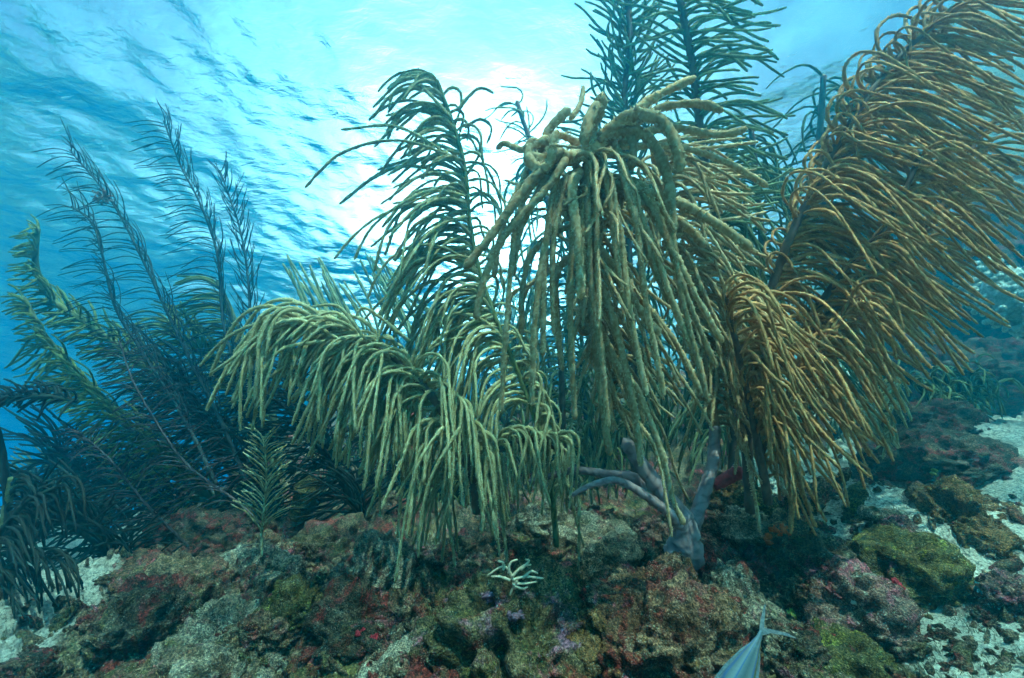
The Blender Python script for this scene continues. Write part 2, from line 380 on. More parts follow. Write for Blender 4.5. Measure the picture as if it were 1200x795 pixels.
def tube(pts, rad, sides, rough=0.0, cap=True):
    """swept tube; rough makes the surface bristle with polyps. returns verts, quads, tris, polyp"""
    pts = np.asarray(pts, float); n = len(pts)
    t = np.gradient(pts, axis=0); t /= np.linalg.norm(t, axis=1)[:, None] + 1e-9
    ref = np.array([0.31, -0.93, 0.17]); u = np.cross(t, ref); u /= np.linalg.norm(u, axis=1)[:, None] + 1e-9
    v = np.cross(t, u)
    a = np.linspace(0, 2 * math.pi, sides, endpoint=False)
    a = a[None, :] + (np.arange(n) % 2)[:, None] * math.pi / sides
    r = np.broadcast_to(np.asarray(rad, float), (n,))[:, None] * np.ones(sides)
    pol = rng.random((n, sides))
    if rough:
        spike = np.where(rng.random((n, sides)) > 0.52, 1.0 + rough * (0.4 + 0.8 * pol), 1.0 - rough * 0.35)
        spike[0] = 1; r = r * spike; pol = np.clip((spike - 1 + rough * .35) / (1.5 * rough), 0, 1)
    else: r = r * (1 + 0.08 * (pol - .5))
    verts = pts[:, None, :] + r[..., None] * (np.cos(a)[..., None] * u[:, None, :] + np.sin(a)[..., None] * v[:, None, :])
    verts = verts.reshape(-1, 3)
    i = np.arange(n - 1)[:, None] * sides; j = np.arange(sides)[None, :]; j2 = (j + 1) % sides
    q = np.stack([i + j, i + j2, i + sides + j2, i + sides + j], -1).reshape(-1, 4)
    tip = pts[-1] + t[-1] * float(np.atleast_1d(rad)[-1]) * 1.1; base = pts[0]
    verts = np.vstack([verts, tip, base])
    k = n * sides; l0 = (n - 1) * sides; jj = np.arange(sides)
    tr = np.concatenate([np.stack([l0 + jj, l0 + (jj + 1) % sides, np.full(sides, k)], -1), np.stack([(jj + 1) % sides, jj, np.full(sides, k + 1)], -1)])
    return verts, q, tr, np.concatenate([pol.ravel(), [0.5, 0.5]])

def polyp_spikes(w, rad, m, r):
    """short fleshy polyps standing on a twig: m three-sided spikes"""
    n = len(w); m = max(6, m)
    tg = np.gradient(w, axis=0); tg /= np.linalg.norm(tg, axis=1)[:, None] + 1e-9
    u = rng.random(m) * (n - 1.01) + 0.0; i = u.astype(int); f = (u - i)[:, None]
    c = w[i] * (1 - f) + w[i + 1] * f; t = tg[i]; R_ = np.asarray(rad)[i][:, None]
    g = rng.normal(size=(m, 3)); g -= (g * t).sum(1)[:, None] * t; g /= np.linalg.norm(g, axis=1)[:, None] + 1e-9
    s = np.cross(t, g)
    b = c + g * R_ * .78
    h = R_ * ((0.62 if r < 7 else .36) + .30 * rng.random((m, 1))) + .0006; wd = R_ * (.17 if r < 7 else .2) + .0006
    tip = b + g * h + t * h * (.15 + .5 * rng.random((m, 1)))
    v = np.stack([b + s * wd, b - s * wd * .6 + t * wd, b - s * wd * .6 - t * wd, tip], 1).reshape(-1, 3)
    k = np.arange(m)[:, None] * 4
    tr = np.concatenate([k + [0, 1, 3], k + [1, 2, 3], k + [2, 0, 3]])
    return v, tr

class Join:
    def __init__(s): s.v = []; s.q = []; s.t = []; s.p = []; s.n = 0
    def add(s, v, q, t, p):
        s.v.append(v); s.q.append(q + s.n); s.t.append(t + s.n); s.p.append(p); s.n += len(v)
    def mesh(s, name, mat, origin):
        return mesh_from(name, np.vstack(s.v) - origin, np.vstack(s.q), np.vstack(s.t), mat, attr={'polyp': np.concatenate(s.p)})

def root(name, label, cat, base, group=None):
    o = bpy.data.objects.new(name, None); col.objects.link(o); o.empty_display_size = 0.1
    o.location = base; o['label'] = label; o['category'] = cat
    if group: o['group'] = group
    return o

def branch_path(p0, a0, a1, L, bend=0.6, dd=0.0, wob=6, n=26):
    """a bending twig: p0=(px,py,depth); starts in screen direction a0, ends in a1 (degrees); L in photo pixels; dd depth gained"""
    t = np.linspace(0, 1, n); s = np.clip(t / max(bend, .05), 0, 1); s = s * s * (3 - 2 * s)
    ang = a0 + (a1 - a0) * s + wob * np.sin(t * rng.uniform(2, 5) + rng.uniform(0, 6)) * t
    ang = np.radians(ang); h = L / (n - 1)
    x = p0[0] + np.concatenate([[0], np.cumsum(np.cos(ang[1:]) * h)]); y = p0[1] - np.concatenate([[0], np.cumsum(np.sin(ang[1:]) * h)])
    d = p0[2] + dd * np.sin(t * 1.57)
    return np.stack([x, y, d], -1)

class Colony:
    def __init__(s, name, label, cat, base, mat, stem_mat=None, group=None):
        s.base = P(*base); s.root = root(name, label, cat, s.base, group); s.mat = mat; s.sm = stem_mat or mat; s.stuff = Join(); s.nb = 0
    def stem(s, pts, r0, r1, mat=None, sides=8, n=40, name='stem', rough=0.12):
        path = smooth_path(pts, n); w = P(path[:, 0], path[:, 1], path[:, 2]); d = path[:, 2]
        rad = np.linspace(r0, r1, n) / FPX * d
        v, q, t, p = tube(w, rad, sides, rough)
        o = w[0]
        add(name, mesh_from(name, v - o, q, t, mat or s.sm, attr={'polyp': p}), s.root, o - s.base)
        return path
    def twig(s, path, r, sides=6, step=3.2, rough=0.45, mat=None, taper=0.8, stuff=False, polyps=1.0):
        """path in pixels+depth; r in photo pixels"""
        L = np.linalg.norm(np.diff(path[:, :2], axis=0), axis=1).sum()
        n = int(max(8, min(110, L / (step * (1.5 if polyps else 1))))); path = smooth_path(path[::3] if len(path) > 12 else path, n)
        w = P(path[:, 0], path[:, 1], path[:, 2]); rad = (0.60 if r > 6.5 else 0.53) * r / FPX * path[:, 2] * np.linspace(1, taper, n)
        tt = np.linspace(0, L / 22, n); rad = rad * (1 + .13 * np.sin(tt + rng.uniform(0, 6)) * np.sin(tt * 2.3 + rng.uniform(0, 6)) + .05 * rng.normal(size=n))
        rad[0] *= 0.6; rad[-1] *= 0.75
        v, q, t, p = tube(w, rad * (0.86 if polyps else 1), sides, rough * (.5 if polyps else 1))
        if polyps:
            p = p * .35
            far = min(1.0, (1.35 / path[0, 2]) ** 2.2)      # polyps of distant colonies are far below a pixel
            pv, pt = polyp_spikes(w, rad, int(L / 3.1 * polyps * (1.2 + r * .28) * .60 * far), r)
            t = np.vstack([t, pt + len(v)]); v = np.vstack([v, pv]); p = np.concatenate([p, np.tile([.45, .45, .45, 1.0], len(pv) // 4)])
        if stuff or s.nb >= 298: s.stuff.add(v, q, t, p); return
        o = w[0]; s.nb += 1
        add('branch', mesh_from('branch', v - o, q, t, mat or s.mat, attr={'polyp': p}), s.root, o - s.base)
    def comb(s, path, n, a0, a1, L, r, trange=(0, 1), bend=(.4, .8), dd=(-.1, .1), wob=8, stuff=False, Lprof=None, jit=8, **kw):
        """n twigs along a stem; a0,a1,L,r are (min,max) ranges, or (lo,hi) at stem start / end when given as ((..),(..))"""
        def pick(x, t):
            if isinstance(x[0], tuple): lo = x[0][0] + (x[1][0] - x[0][0]) * t; hi = x[0][1] + (x[1][1] - x[0][1]) * t; return lo + (hi - lo) * rng.random()
            return x[0] + (x[1] - x[0]) * rng.random()
        for k in range(n):
            t = (k + rng.random()) / n; u = trange[0] + (trange[1] - trange[0]) * t
            i = min(len(path) - 1, max(0, u * (len(path) - 1))); i0 = int(i); f = i - i0; i1 = min(i0 + 1, len(path) - 1)
            p = path[i0] * (1 - f) + path[i1] * f
            LL = pick(L, t) * (Lprof(t) if Lprof else 1)
            bp = branch_path(p, pick(a0, t) + rng.normal() * jit * .5, pick(a1, t) + rng.normal() * jit * .5, LL, rng.uniform(*bend), rng.uniform(*dd), wob)
            s.twig(bp, pick(r, t), stuff=stuff, **kw)
    def done(s, name='small_branches', mat=None):
        if s.stuff.n:
            add(name, s.stuff.mesh(name, mat or s.mat, s.base), s.root, (0, 0, 0), kind='stuff')

D = ('soft coral',)
# ---- foreground sea rod colony: thick arms flopping over from a head near the centre
def foreground_rod():
    c = Colony('sea_rod_coral', 'large tan sea rod coral with thick bristly arms above a purple grey trunk', 'soft coral', (806, 636, 1.22), M_TAN, M_TRUNK)
    c.stem([(806, 640, 1.22), (800, 612, 1.2), (785, 588, 1.2), (762, 560, 1.2), (735, 520, 1.2)], 12, 8, n=30)
    m1 = smooth_path([(806, 640, 1.22), (800, 612, 1.2), (785, 588, 1.2), (762, 560, 1.2), (735, 520, 1.2), (712, 450, 1.17), (695, 360, 1.08), (690, 270, .98), (684, 215, .92), (694, 172, .88)], 70)
    c.stem(m1[26::4], 7, 6, n=50, mat=M_BROWN, name='arm')
    c.stem([(800, 618, 1.2), (782, 600, 1.17), (752, 578, 1.15), (722, 563, 1.14), (690, 570, 1.15), (672, 580, 1.17)], 7, 2.5)
    c.stem([(808, 636, 1.22), (818, 600, 1.24), (826, 575, 1.25), (836, 540, 1.27), (838, 500, 1.3)], 8, 6, n=30)
    c.stem([(838, 500, 1.3), (824, 430, 1.3), (800, 340, 1.25), (775, 240, 1.15), (765, 170, 1.1)], 6, 4, n=60, mat=M_BROWN, name='arm')
    c.stem([(800, 655, 1.2), (803, 640, 1.2), (804, 618, 1.2), (802, 600, 1.2)], 20, 8, n=14, name='holdfast', rough=.2, sides=14)
    m3 = smooth_path([(838, 500, 1.3), (824, 430, 1.3), (800, 340, 1.25), (775, 240, 1.15), (765, 170, 1.1)], 40)
    c.stem([(768, 590, 1.22), (748, 562, 1.26), (712, 556, 1.3), (670, 552, 1.33), (620, 566, 1.35)], 7, 3)
    c.stem([(694, 172, .88), (672, 185, .87), (648, 178, .86)], 8, 7, mat=M_TAN, n=20, name='arm')
    c.stem([(690, 180, .88), (712, 158, .87), (740, 140, .87)], 9, 8, mat=M_TAN, n=20, name='arm')
    thick = [
     ([(660, 176, .86), (632, 200, .84), (598, 245, .82), (565, 290, .81), (541, 318, .81)], 9.5),
     ([(664, 186, .86), (640, 222, .84), (602, 262, .83), (576, 305, .83), (562, 350, .83), (557, 382, .84)], 8),
     ([(680, 200, .87), (670, 222, .84), (676, 270, .82), (680, 315, .82), (681, 355, .82)], 9.5),
     ([(690, 262, .92), (655, 270, .9), (622, 300, .89), (612, 345, .89), (611, 398, .9)], 6.5),
     ([(692, 285, .94), (668, 300, .92), (652, 325, .91), (654, 390, .92), (660, 440, .93)], 6),
     ([(700, 165, .86), (738, 136, .84), (772, 140, .82), (790, 165, .81), (799, 205, .81)], 12),
     ([(705, 165, .87), (742, 152, .85), (772, 178, .84), (785, 225, .83), (790, 278, .83)], 10),
     ([(690, 170, .87), (694, 148, .85), (702, 128, .83), (706, 110, .82), (692, 160, .81)][:4], 13),
     ([(700, 125, .83), (690, 142, .80), (684, 170, .79)], 12),
     ([(690, 215, .9), (742, 222, .88), (800, 240, .86), (848, 268, .85), (886, 296, .84)], 10),
     ([(700, 225, .92), (752, 236, .93), (800, 262, .92), (828, 292, .92)], 9),
     ([(712, 158, .87), (738, 158, .86), (742, 180, .86), (738, 200, .86)], 9),
     ([(650, 178, .86), (632, 186, .85), (618, 176, .85), (628, 162, .85)], 10),
     ([(652, 176, .86), (640, 160, .86), (652, 142, .86), (668, 128, .86)], 9.5),
     ([(645, 165, .86), (622, 172, .85), (622, 192, .84), (642, 196, .84), (648, 170, .83), (654, 150, .83)], 10),
     ([(655, 178, .87), (612, 176, .9), (590, 168, .92), (581, 176, .93)], 6.5),
     ([(668, 140, .9), (680, 122, .92), (684, 100, .93)], 6),
     ([(722, 152, .87), (762, 118, .86), (800, 98, .86), (818, 90, .86)], 9),
     ([(724, 160, .88), (770, 128, .9), (820, 122, .9), (850, 132, .9)], 8),
     ([(724, 168, .9), (780, 150, .92), (840, 158, .93), (880, 150, .93)], 8),
     ([(724, 172, .9), (790, 172, .94), (850, 190, .95), (905, 222, .95)], 6.5),
     ([(676, 282, .94), (702, 330, .9), (720, 380, .89), (735, 440, .9), (748, 500, .9)], 8),
     ([(700, 290, .95), (728, 330, .92), (756, 372, .91), (776, 395, .9)], 9),
     ([(696, 300, .97), (740, 340, .95), (790, 400, .94), (826, 470, .95)], 7),
     ([(700, 380, 1.0), (725, 430, .97), (742, 480, .96), (752, 552, .96)], 7),
     ([(702, 400, 1.02), (742, 450, .98), (772, 520, .97), (790, 590, .98), (806, 622, .98)], 6.5),
     ([(690, 330, 1.0), (700, 420, .96), (706, 480, .95), (716, 540, .95), (722, 640, .95)][:4], 7.5),
     ([(640, 300, 1.0), (626, 330, 1.0), (600, 345, 1.02), (596, 372, 1.02)], 5),
     ([(690, 300, 1.0), (640, 318, 1.02), (615, 345, 1.04), (612, 370, 1.05)], 5),
    ]
    for pts, r in thick:
        base = smooth_path(pts, 26)
        c.twig(base, r * 1.16, sides=10, step=2.2, rough=0.34, taper=0.82, polyps=.5)
    # long beaded arms falling in a fountain from the head
    for k in range(22):
        u = k / 21; sx = 600 + 190 * u + rng.uniform(-12, 12); y0 = rng.uniform(165, 240)
        x0 = 690 + (sx - 690) * .12; yt = rng.uniform(330, 520) - 60 * abs(u - .45)
        d0 = .93; c.twig(smooth_path([(x0, y0, d0), (x0 + (sx - x0) * .5, y0 + rng.uniform(-25, 15), d0 - .05), (sx, y0 + 60, d0 - .07), (sx + 40 * (u - .4), (y0 + yt) / 2 + 20, d0 - .07), (sx + 90 * (u - .3), yt, d0 - .05)], 26),
                         rng.uniform(6.6, 8.0), sides=8, step=2.4, rough=.36, taper=.85, polyps=.6)
    # thin curling twigs tangled round the head
    c.comb(m1, 24, (0, 360), (-200, 160), (50, 120), (3.0, 5.0), (.78, 1), (.4, 1), (-.1, .25), wob=45, sides=6, rough=.4)
    c.comb(m1, 26, (0, 180), (-60, -120), (60, 130), (4.0, 6.0), (.70, .98), (.4, .9), (-.2, .05), wob=30, sides=7, rough=.4)
    # the curtain of thinner arms below the head
    c.comb(m1, 44, ((200, 320), (190, 340)), (-98, -58), ((60, 150), (90, 210)), (3.6, 6.0), (.40, .86), (.25, .6), (-.16, .14), wob=14, sides=7, rough=.4)
    c.comb(m1, 34, (130, 260), (-115, -80), (60, 190), (3.4, 5.4), (.45, .92), (.3, .75), (-.1, .2), wob=16, sides=7, rough=.4)
    c.comb(m1, 42, (-50, 80), (-85, -45), (80, 200), (3.4, 5.4), (.38, .92), (.3, .75), (-.14, .15), wob=14, sides=7, rough=.4)
    c.comb(m3, 60, (-30, 60), (-70, -20), (80, 170), (3.6, 5.4), (.25, 1), (.3, .8), (-.15, .15), sides=6, wob=12)
    c.comb(m3, 40, (-30, 80), (-90, -50), (90, 180), (3.6, 5.4), (.0, .6), (.3, .8), (-.15, .15), sides=6, wob=12)
    c.comb(m3, 34, (150, 230), (-120, -75), (80, 150), (3.6, 5), (.1, .9), (.3, .7), (-.15, .1), sides=6)
    c.comb(m3, 26, (-10, 50), (-25, 15), (70, 130), (3.6, 5), (.55, 1), (.3, .8), (-.1, .2), sides=6)
    c.done()
foreground_rod()

# ---- leaning plume left of centre
def left_plume():
    c = Colony('sea_plume_coral', 'tall olive sea plume left of centre whose feathery crown leans left against the bright water', 'soft coral', (652, 640, 1.4), M_PALE, M_STEM)
    m = c.stem([(652, 640, 1.4), (648, 590, 1.4), (640, 530, 1.42), (612, 450, 1.42), (585, 385, 1.4), (562, 320, 1.38), (550, 260, 1.36), (545, 200, 1.35), (532, 150, 1.34), (512, 95, 1.32)], 3.6, 2.6, n=70, mat=M_OLIVE)
    up = dict(sides=6, rough=.42)
    c.comb(m, 56, (110, 165), ((190, 235), (205, 245)), (50, 130), (3.4, 4.6), (.72, 1.0), (.6, 1), (-.12, .12), Lprof=lambda t: 1.05 - .45 * abs(t - .4), **up)
    c.comb(m, 80, (125, 190), ((250, 262), (225, 250)), (80, 190), (3.6, 5), (.42, .76), (.5, .95), (-.2, .05), **up)
    c.comb(m, 34, (150, 220), (250, 275), (90, 170), (3.8, 4.8), (.3, .55), (.4, .8), (-.2, .05), **up)
    c.comb(m, 40, (10, 80), (-60, -110), (40, 90), (3.0, 4.2), (.3, .97), (.4, .9), (-.05, .2), wob=22, **up)
    c.comb(m, 26, (20, 120), (-80, -110), (60, 130), (3.4, 4.6), (.12, .42), (.3, .6), (-.12, .1), **up)
    for pts in ([(540, 190, 1.33), (470, 150, 1.28), (420, 150, 1.26), (394, 153, 1.25)], [(545, 190, 1.3), (470, 165, 1.26), (400, 180, 1.22), (352, 226, 1.2)],
                [(535, 130, 1.3), (560, 104, 1.32), (580, 110, 1.33)], [(545, 150, 1.33), (562, 140, 1.35), (576, 150, 1.36), (570, 170, 1.37)],
                [(530, 140, 1.3), (490, 100, 1.3), (462, 108, 1.3), (455, 132, 1.3)], [(545, 230, 1.3), (500, 225, 1.26), (440, 262, 1.24), (412, 310, 1.24)]):
        c.twig(smooth_path(pts, 26), 4.2, sides=6, rough=.42)
    c.done()
left_plume()

# ---- low drooping mass, left
def drooping_mass():
    c = Colony('sea_plume_coral', 'low broad sea plume left of centre, its fringe drooping over the dark hollow', 'soft coral', (560, 600, 1.35), M_PALE, M_STEM)
    m = c.stem([(560, 600, 1.35), (555, 560, 1.33), (530, 500, 1.3), (490, 445, 1.26), (440, 405, 1.22), (390, 390, 1.2), (350, 388, 1.2)], 7, 4, n=50)
    m2 = smooth_path([(500, 450, 1.26), (470, 430, 1.24), (430, 398, 1.2), (385, 376, 1.18), (350, 378, 1.18)], 30)
    up = dict(sides=7, rough=.4)
    c.comb(m, 100, (105, 190), (246, 268), (90, 190), (3.8, 5.6), (.4, 1), (.4, .8), (-.18, .1), **up)
    c.comb(m2, 48, (130, 185), (215, 250), (60, 150), (3.6, 5), (.2, 1), (.5, .9), (-.12, .1), **up)
    c.comb(m, 30, (60, 150), (258, 276), (110, 200), (4.2, 5.6), (.25, .7), (.3, .5), (-.2, 0), **up)
    c.comb(m, 40, (60, 170), (240, 285), (80, 170), (3.6, 5.0), (.05, .6), (.3, .6), (-.1, .25), **up)
    c.comb(m, 26, (30, 100), (-95, -80), (110, 180), (4, 5.4), (.15, .55), (.25, .5), (-.2, 0), **up)
    m4 = c.stem([(556, 566, 1.33), (580, 530, 1.34), (620, 515, 1.34), (660, 528, 1.36)], 5, 3)
    c.comb(m4, 36, (60, 140), (-100, -80), (70, 130), (3.6, 5), (.1, 1), (.25, .5), (-.15, .05), **up)
    for pts in ([(400, 400, 1.15), (350, 375, 1.12), (300, 395, 1.1), (262, 445, 1.08)], [(430, 400, 1.14), (400, 362, 1.12), (380, 358, 1.1), (362, 360, 1.1)],
                [(380, 400, 1.12), (330, 410, 1.1), (300, 450, 1.08), (284, 486, 1.08)], [(480, 400, 1.2), (430, 362, 1.16), (416, 372, 1.14)],
                [(520, 500, 1.1), (492, 540, 1.06), (476, 600, 1.04), (462, 690, 1.02)], [(540, 500, 1.1), (505, 560, 1.06), (492, 620, 1.04), (490, 660, 1.04)]):
        c.twig(smooth_path(pts, 26), 4.6, sides=7, rough=.35)
    c.done()
drooping_mass()

# ---- big swept colony on the right
def right_swept():
    c = Colony('sea_plume_coral', 'huge golden brown sea plume on the right with straight branches streaming to the lower right', 'soft coral', (880, 600, 1.35), M_BROWN, M_STEM)
    m = c.stem([(880, 600, 1.35), (876, 530, 1.33), (880, 430, 1.3), (902, 345, 1.26), (930, 270, 1.22), (965, 200, 1.2), (1005, 130, 1.2), (1060, 60, 1.2), (1130, 0, 1.2)], 6, 3.4, n=70)
    up = dict(sides=6, rough=.38, step=3.6)
    c.comb(m, 40, (-10, 40), ((-50, -38), (-40, -24)), ((90, 200), (90, 220)), (3.4, 4.6), (.3, .9), (.3, .8), (.0, .45), wob=12, mat=M_BROWN, **up)
    c.comb(m, 56, (-10, 50), ((-55, -38), (-48, -28)), ((150, 290), (170, 320)), (3.4, 4.8), (.38, .72), (.3, .8), (-.3, .2), wob=9, **up)
    c.comb(m, 60, (-5, 60), ((-45, -25), (-34, -10)), ((160, 300), (80, 150)), (3.0, 4.6), (.62, .99), (.35, .9), (-.28, .2), wob=9, **up)
    c.comb(m, 36, (80, 170), ((-50, -15), (-30, 0)), (110, 260), (3.0, 4.4), (.5, .97), (.3, .6), (-.25, .2), wob=18, **up)
    c.comb(m, 44, (0, 90), (-66, -44), (100, 240), (3.4, 4.8), (.22, .6), (.35, .8), (-.3, .2), wob=12, **up)
    c.comb(m, 26, (100, 200), (-110, -50), (60, 130), (3, 4), (.4, .95), (.4, .8), (-.1, .2), wob=24, **up)
    c.comb(m, 40, (-10, 50), ((-50, -30), (-30, -8)), ((150, 280), (110, 220)), (3.0, 4.2), (.42, .9), (.5, 1), (.05, .4), wob=10, **up)
    q3 = c.stem([(912, 430, 1.3), (990, 350, 1.3), (1070, 290, 1.3), (1120, 210, 1.3), (1150, 150, 1.3)], 4, 3)
    c.comb(q3, 60, (0, 60), ((-50, -38), (-40, -25)), (90, 190), (3.2, 4.4), (.05, 1), (.4, .9), (-.1, .2), wob=9, **up)
    m2 = c.stem([(912, 430, 1.3), (980, 330, 1.2), (1040, 260, 1.14), (1080, 180, 1.1)], 4, 3)
    c.comb(m2, 44, (10, 80), (-52, -30), (90, 190), (3.6, 4.8), (.05, 1), (.3, .8), (-.2, .1), wob=9, **up)
    c.done()
right_swept()

def right_fringe():
    c = Colony('sea_plume_coral', 'mid sized brown sea plume right of the purple grey trunk, its fringe brushing the rubble', 'soft coral', (900, 590, 1.2), M_BROWN, M_STEM)
    m = c.stem([(900, 590, 1.2), (892, 540, 1.18), (880, 480, 1.14), (862, 400, 1.08), (850, 348, 1.04)], 5, 3, n=40)
    up = dict(sides=7, rough=.38, step=3.0)
    c.comb(m, 56, (20, 130), (-74, -44), (70, 200), (3.6, 5), (.3, 1), (.3, .7), (-.2, .15), wob=14, **up)
    c.comb(m, 40, (40, 150), (-85, -65), (80, 150), (3.6, 4.8), (.1, .7), (.3, .6), (-.12, .1), wob=8, **up)
    m2 = c.stem([(892, 530, 1.18), (930, 450, 1.16), (970, 400, 1.14), (1000, 350, 1.12)], 4, 3)
    c.comb(m2, 60, (10, 110), (-72, -42), (70, 180), (3.4, 4.8), (.1, 1), (.3, .7), (-.15, .15), wob=14, **up)
    c.done()
right_fringe()

# ---- plumes behind the head, upper middle
def back_plumes():
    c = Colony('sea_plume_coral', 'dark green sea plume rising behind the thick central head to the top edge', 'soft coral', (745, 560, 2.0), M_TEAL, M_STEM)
    m = c.stem([(745, 560, 2.0), (742, 450, 1.95), (738, 330, 1.9), (734, 200, 1.85), (732, 110, 1.8), (738, 40, 1.8), (730, -30, 1.8)], 5, 3, n=60)
    up = dict(sides=5, rough=.4, step=4)
    c.comb(m, 70, (0, 70), (20, 110), (40, 90), (2.8, 3.8), (.6, 1), (.4, .9), (-.1, .2), wob=28, **up)
    c.comb(m, 70, (110, 180), (80, 190), (40, 90), (2.8, 3.8), (.6, 1), (.4, .9), (-.1, .2), wob=32, **up)
    c.comb(m, 60, (120, 220), (245, 280), (60, 130), (2.8, 3.8), (.1, .62), (.3, .7), (-.1, .2), wob=18, **up)
    c.comb(m, 60, (-40, 60), (-100, -60), (60, 130), (2.8, 3.8), (.1, .62), (.3, .7), (-.1, .2), wob=18, **up)
    c.done()
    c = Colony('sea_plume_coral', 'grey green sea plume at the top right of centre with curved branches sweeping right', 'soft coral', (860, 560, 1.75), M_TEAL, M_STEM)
    m = c.stem([(860, 560, 1.75), (858, 440, 1.7), (846, 300, 1.65), (824, 180, 1.6), (812, 80, 1.58), (792, -25, 1.56)], 6, 4, n=60)
    up = dict(sides=6, rough=.4, step=3.6)
    c.comb(m, 90, (10, 80), (-40, 15), (45, 130), (3.0, 4.4), (.5, 1), (.4, .9), (-.25, .15), wob=22, **up)
    c.comb(m, 40, (110, 180), (120, 210), (50, 90), (3, 4), (.55, 1), (.4, .9), (-.1, .15), wob=20, **up)
    c.comb(m, 70, (-10, 80), (-90, -45), (70, 140), (3, 4.2), (.1, .62), (.3, .7), (-.1, .2), wob=14, **up)
    c.comb(m, 50, (110, 190), (245, 285), (60, 120), (3, 4.2), (.1, .6), (.3, .7), (-.1, .2), wob=14, **up)
    c.done()
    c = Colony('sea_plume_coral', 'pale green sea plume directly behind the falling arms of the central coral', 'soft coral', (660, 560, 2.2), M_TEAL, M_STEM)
    m = c.stem([(660, 560, 2.2), (658, 440, 2.1), (650, 330, 2.1), (640, 230, 2.05), (606, 120, 2.0)], 4, 2.5, n=60)
    up = dict(sides=5, rough=.4, step=4)
    c.comb(m, 60, (120, 220), (250, 280), (60, 130), (2.8, 3.8), (.1, .85), (.3, .7), (-.1, .2), wob=14, **up)
    c.comb(m, 60, (-40, 60), (-100, -70), (60, 130), (2.8, 3.8), (.1, .85), (.3, .7), (-.1, .2), wob=14, **up)
    c.comb(m, 20, (30, 150), (60, 240), (20, 60), (2, 2.6), (.8, 1), (.4, .9), (-.1, .1), wob=30, **up)
    c.done()
    c = Colony('sea_plume_coral', 'dark green sea plume standing in the gap between central coral and the brown fringe', 'soft coral', (835, 545, 2.3), M_OLIVE, M_STEM)
    m = c.stem([(835, 545, 2.3), (838, 440, 2.3), (890, 330, 2.3), (888, 230, 2.25), (880, 150, 2.2)], 5, 3, n=50)
    up = dict(sides=5, rough=.4, step=4.5)
    c.comb(m, 80, (-20, 60), (-100, -60), (50, 120), (2.6, 3.6), (.1, 1), (.3, .7), (-.1, .2), wob=12, **up)
    c.comb(m, 70, (120, 210), (250, 290), (50, 120), (2.6, 3.6), (.1, 1), (.3, .7), (-.1, .2), wob=12, **up)
    c.done()
    c = Colony('sea_plume_coral', 'thin grey green sea plume behind the swept brown colony at the right', 'soft coral', (960, 530, 2.5), M_OLIVE, M_STEM)
    m = c.stem([(960, 530, 2.5), (965, 420, 2.5), (975, 300, 2.4), (960, 200, 2.4), (965, 90, 2.3)], 5, 3, n=50)
    c.comb(m, 80, (-20, 60), (-70, -30), (60, 130), (2.6, 3.6), (.1, 1), (.3, .7), (-.1, .2), wob=12, **up)
    c.comb(m, 50, (120, 210), (200, 290), (40, 90), (2.6, 3.6), (.1, 1), (.3, .7), (-.1, .2), wob=22, **up)
    c.done()
    c = Colony('sea_plume_coral', 'small yellow green sea plume rooted in the rubble right of centre', 'soft coral', (1034, 532, 1.75), M_PALE, M_STEM)
    m = c.stem([(1034, 532, 1.75), (1030, 505, 1.74), (1040, 470, 1.72), (1050, 440, 1.7)], 4, 2, n=30)
    up = dict(sides=6, rough=.4, step=3.2)
    c.comb(m, 34, (60, 170), (-150, -50), (30, 60), (2.6, 3.4), (.2, 1), (.4, .9), (-.15, .1), wob=18, **up)
    m = c.stem([(1032, 515, 1.74), (1000, 495, 1.72), (975, 470, 1.7), (965, 455, 1.7)], 3, 2, n=30)
    c.comb(m, 40, (60, 170), (-80, -40), (40, 90), (2.6, 3.6), (.1, 1), (.4, .8), (-.15, .1), wob=12, **up)
    c.done()
back_plumes()

# ---- upright rods behind, left of centre
def upright_rods():
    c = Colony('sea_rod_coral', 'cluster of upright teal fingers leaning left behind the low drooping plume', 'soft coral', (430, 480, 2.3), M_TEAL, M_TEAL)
    m = c.stem([(430, 480, 2.3), (425, 450, 2.3), (410, 425, 2.3)], 8, 6, n=14)
    for k in range(44):
        x = rng.uniform(330, 480); top = rng.uniform(288, 335) + max(0, 340 - x) * .3
        b = (x + rng.uniform(30, 60), rng.uniform(400, 430)); d = rng.uniform(2.15, 2.6)
        mid = (x + rng.uniform(18, 30), (top + b[1]) / 2 + rng.uniform(-8, 8))
        c.twig(smooth_path([(425, 450, 2.3), (b[0], b[1], d), (mid[0], mid[1], d), (x - 4, top, d)], 26), rng.uniform(3.2, 4.2), sides=6, rough=.3, step=4)
    c.done()
upright_rods()

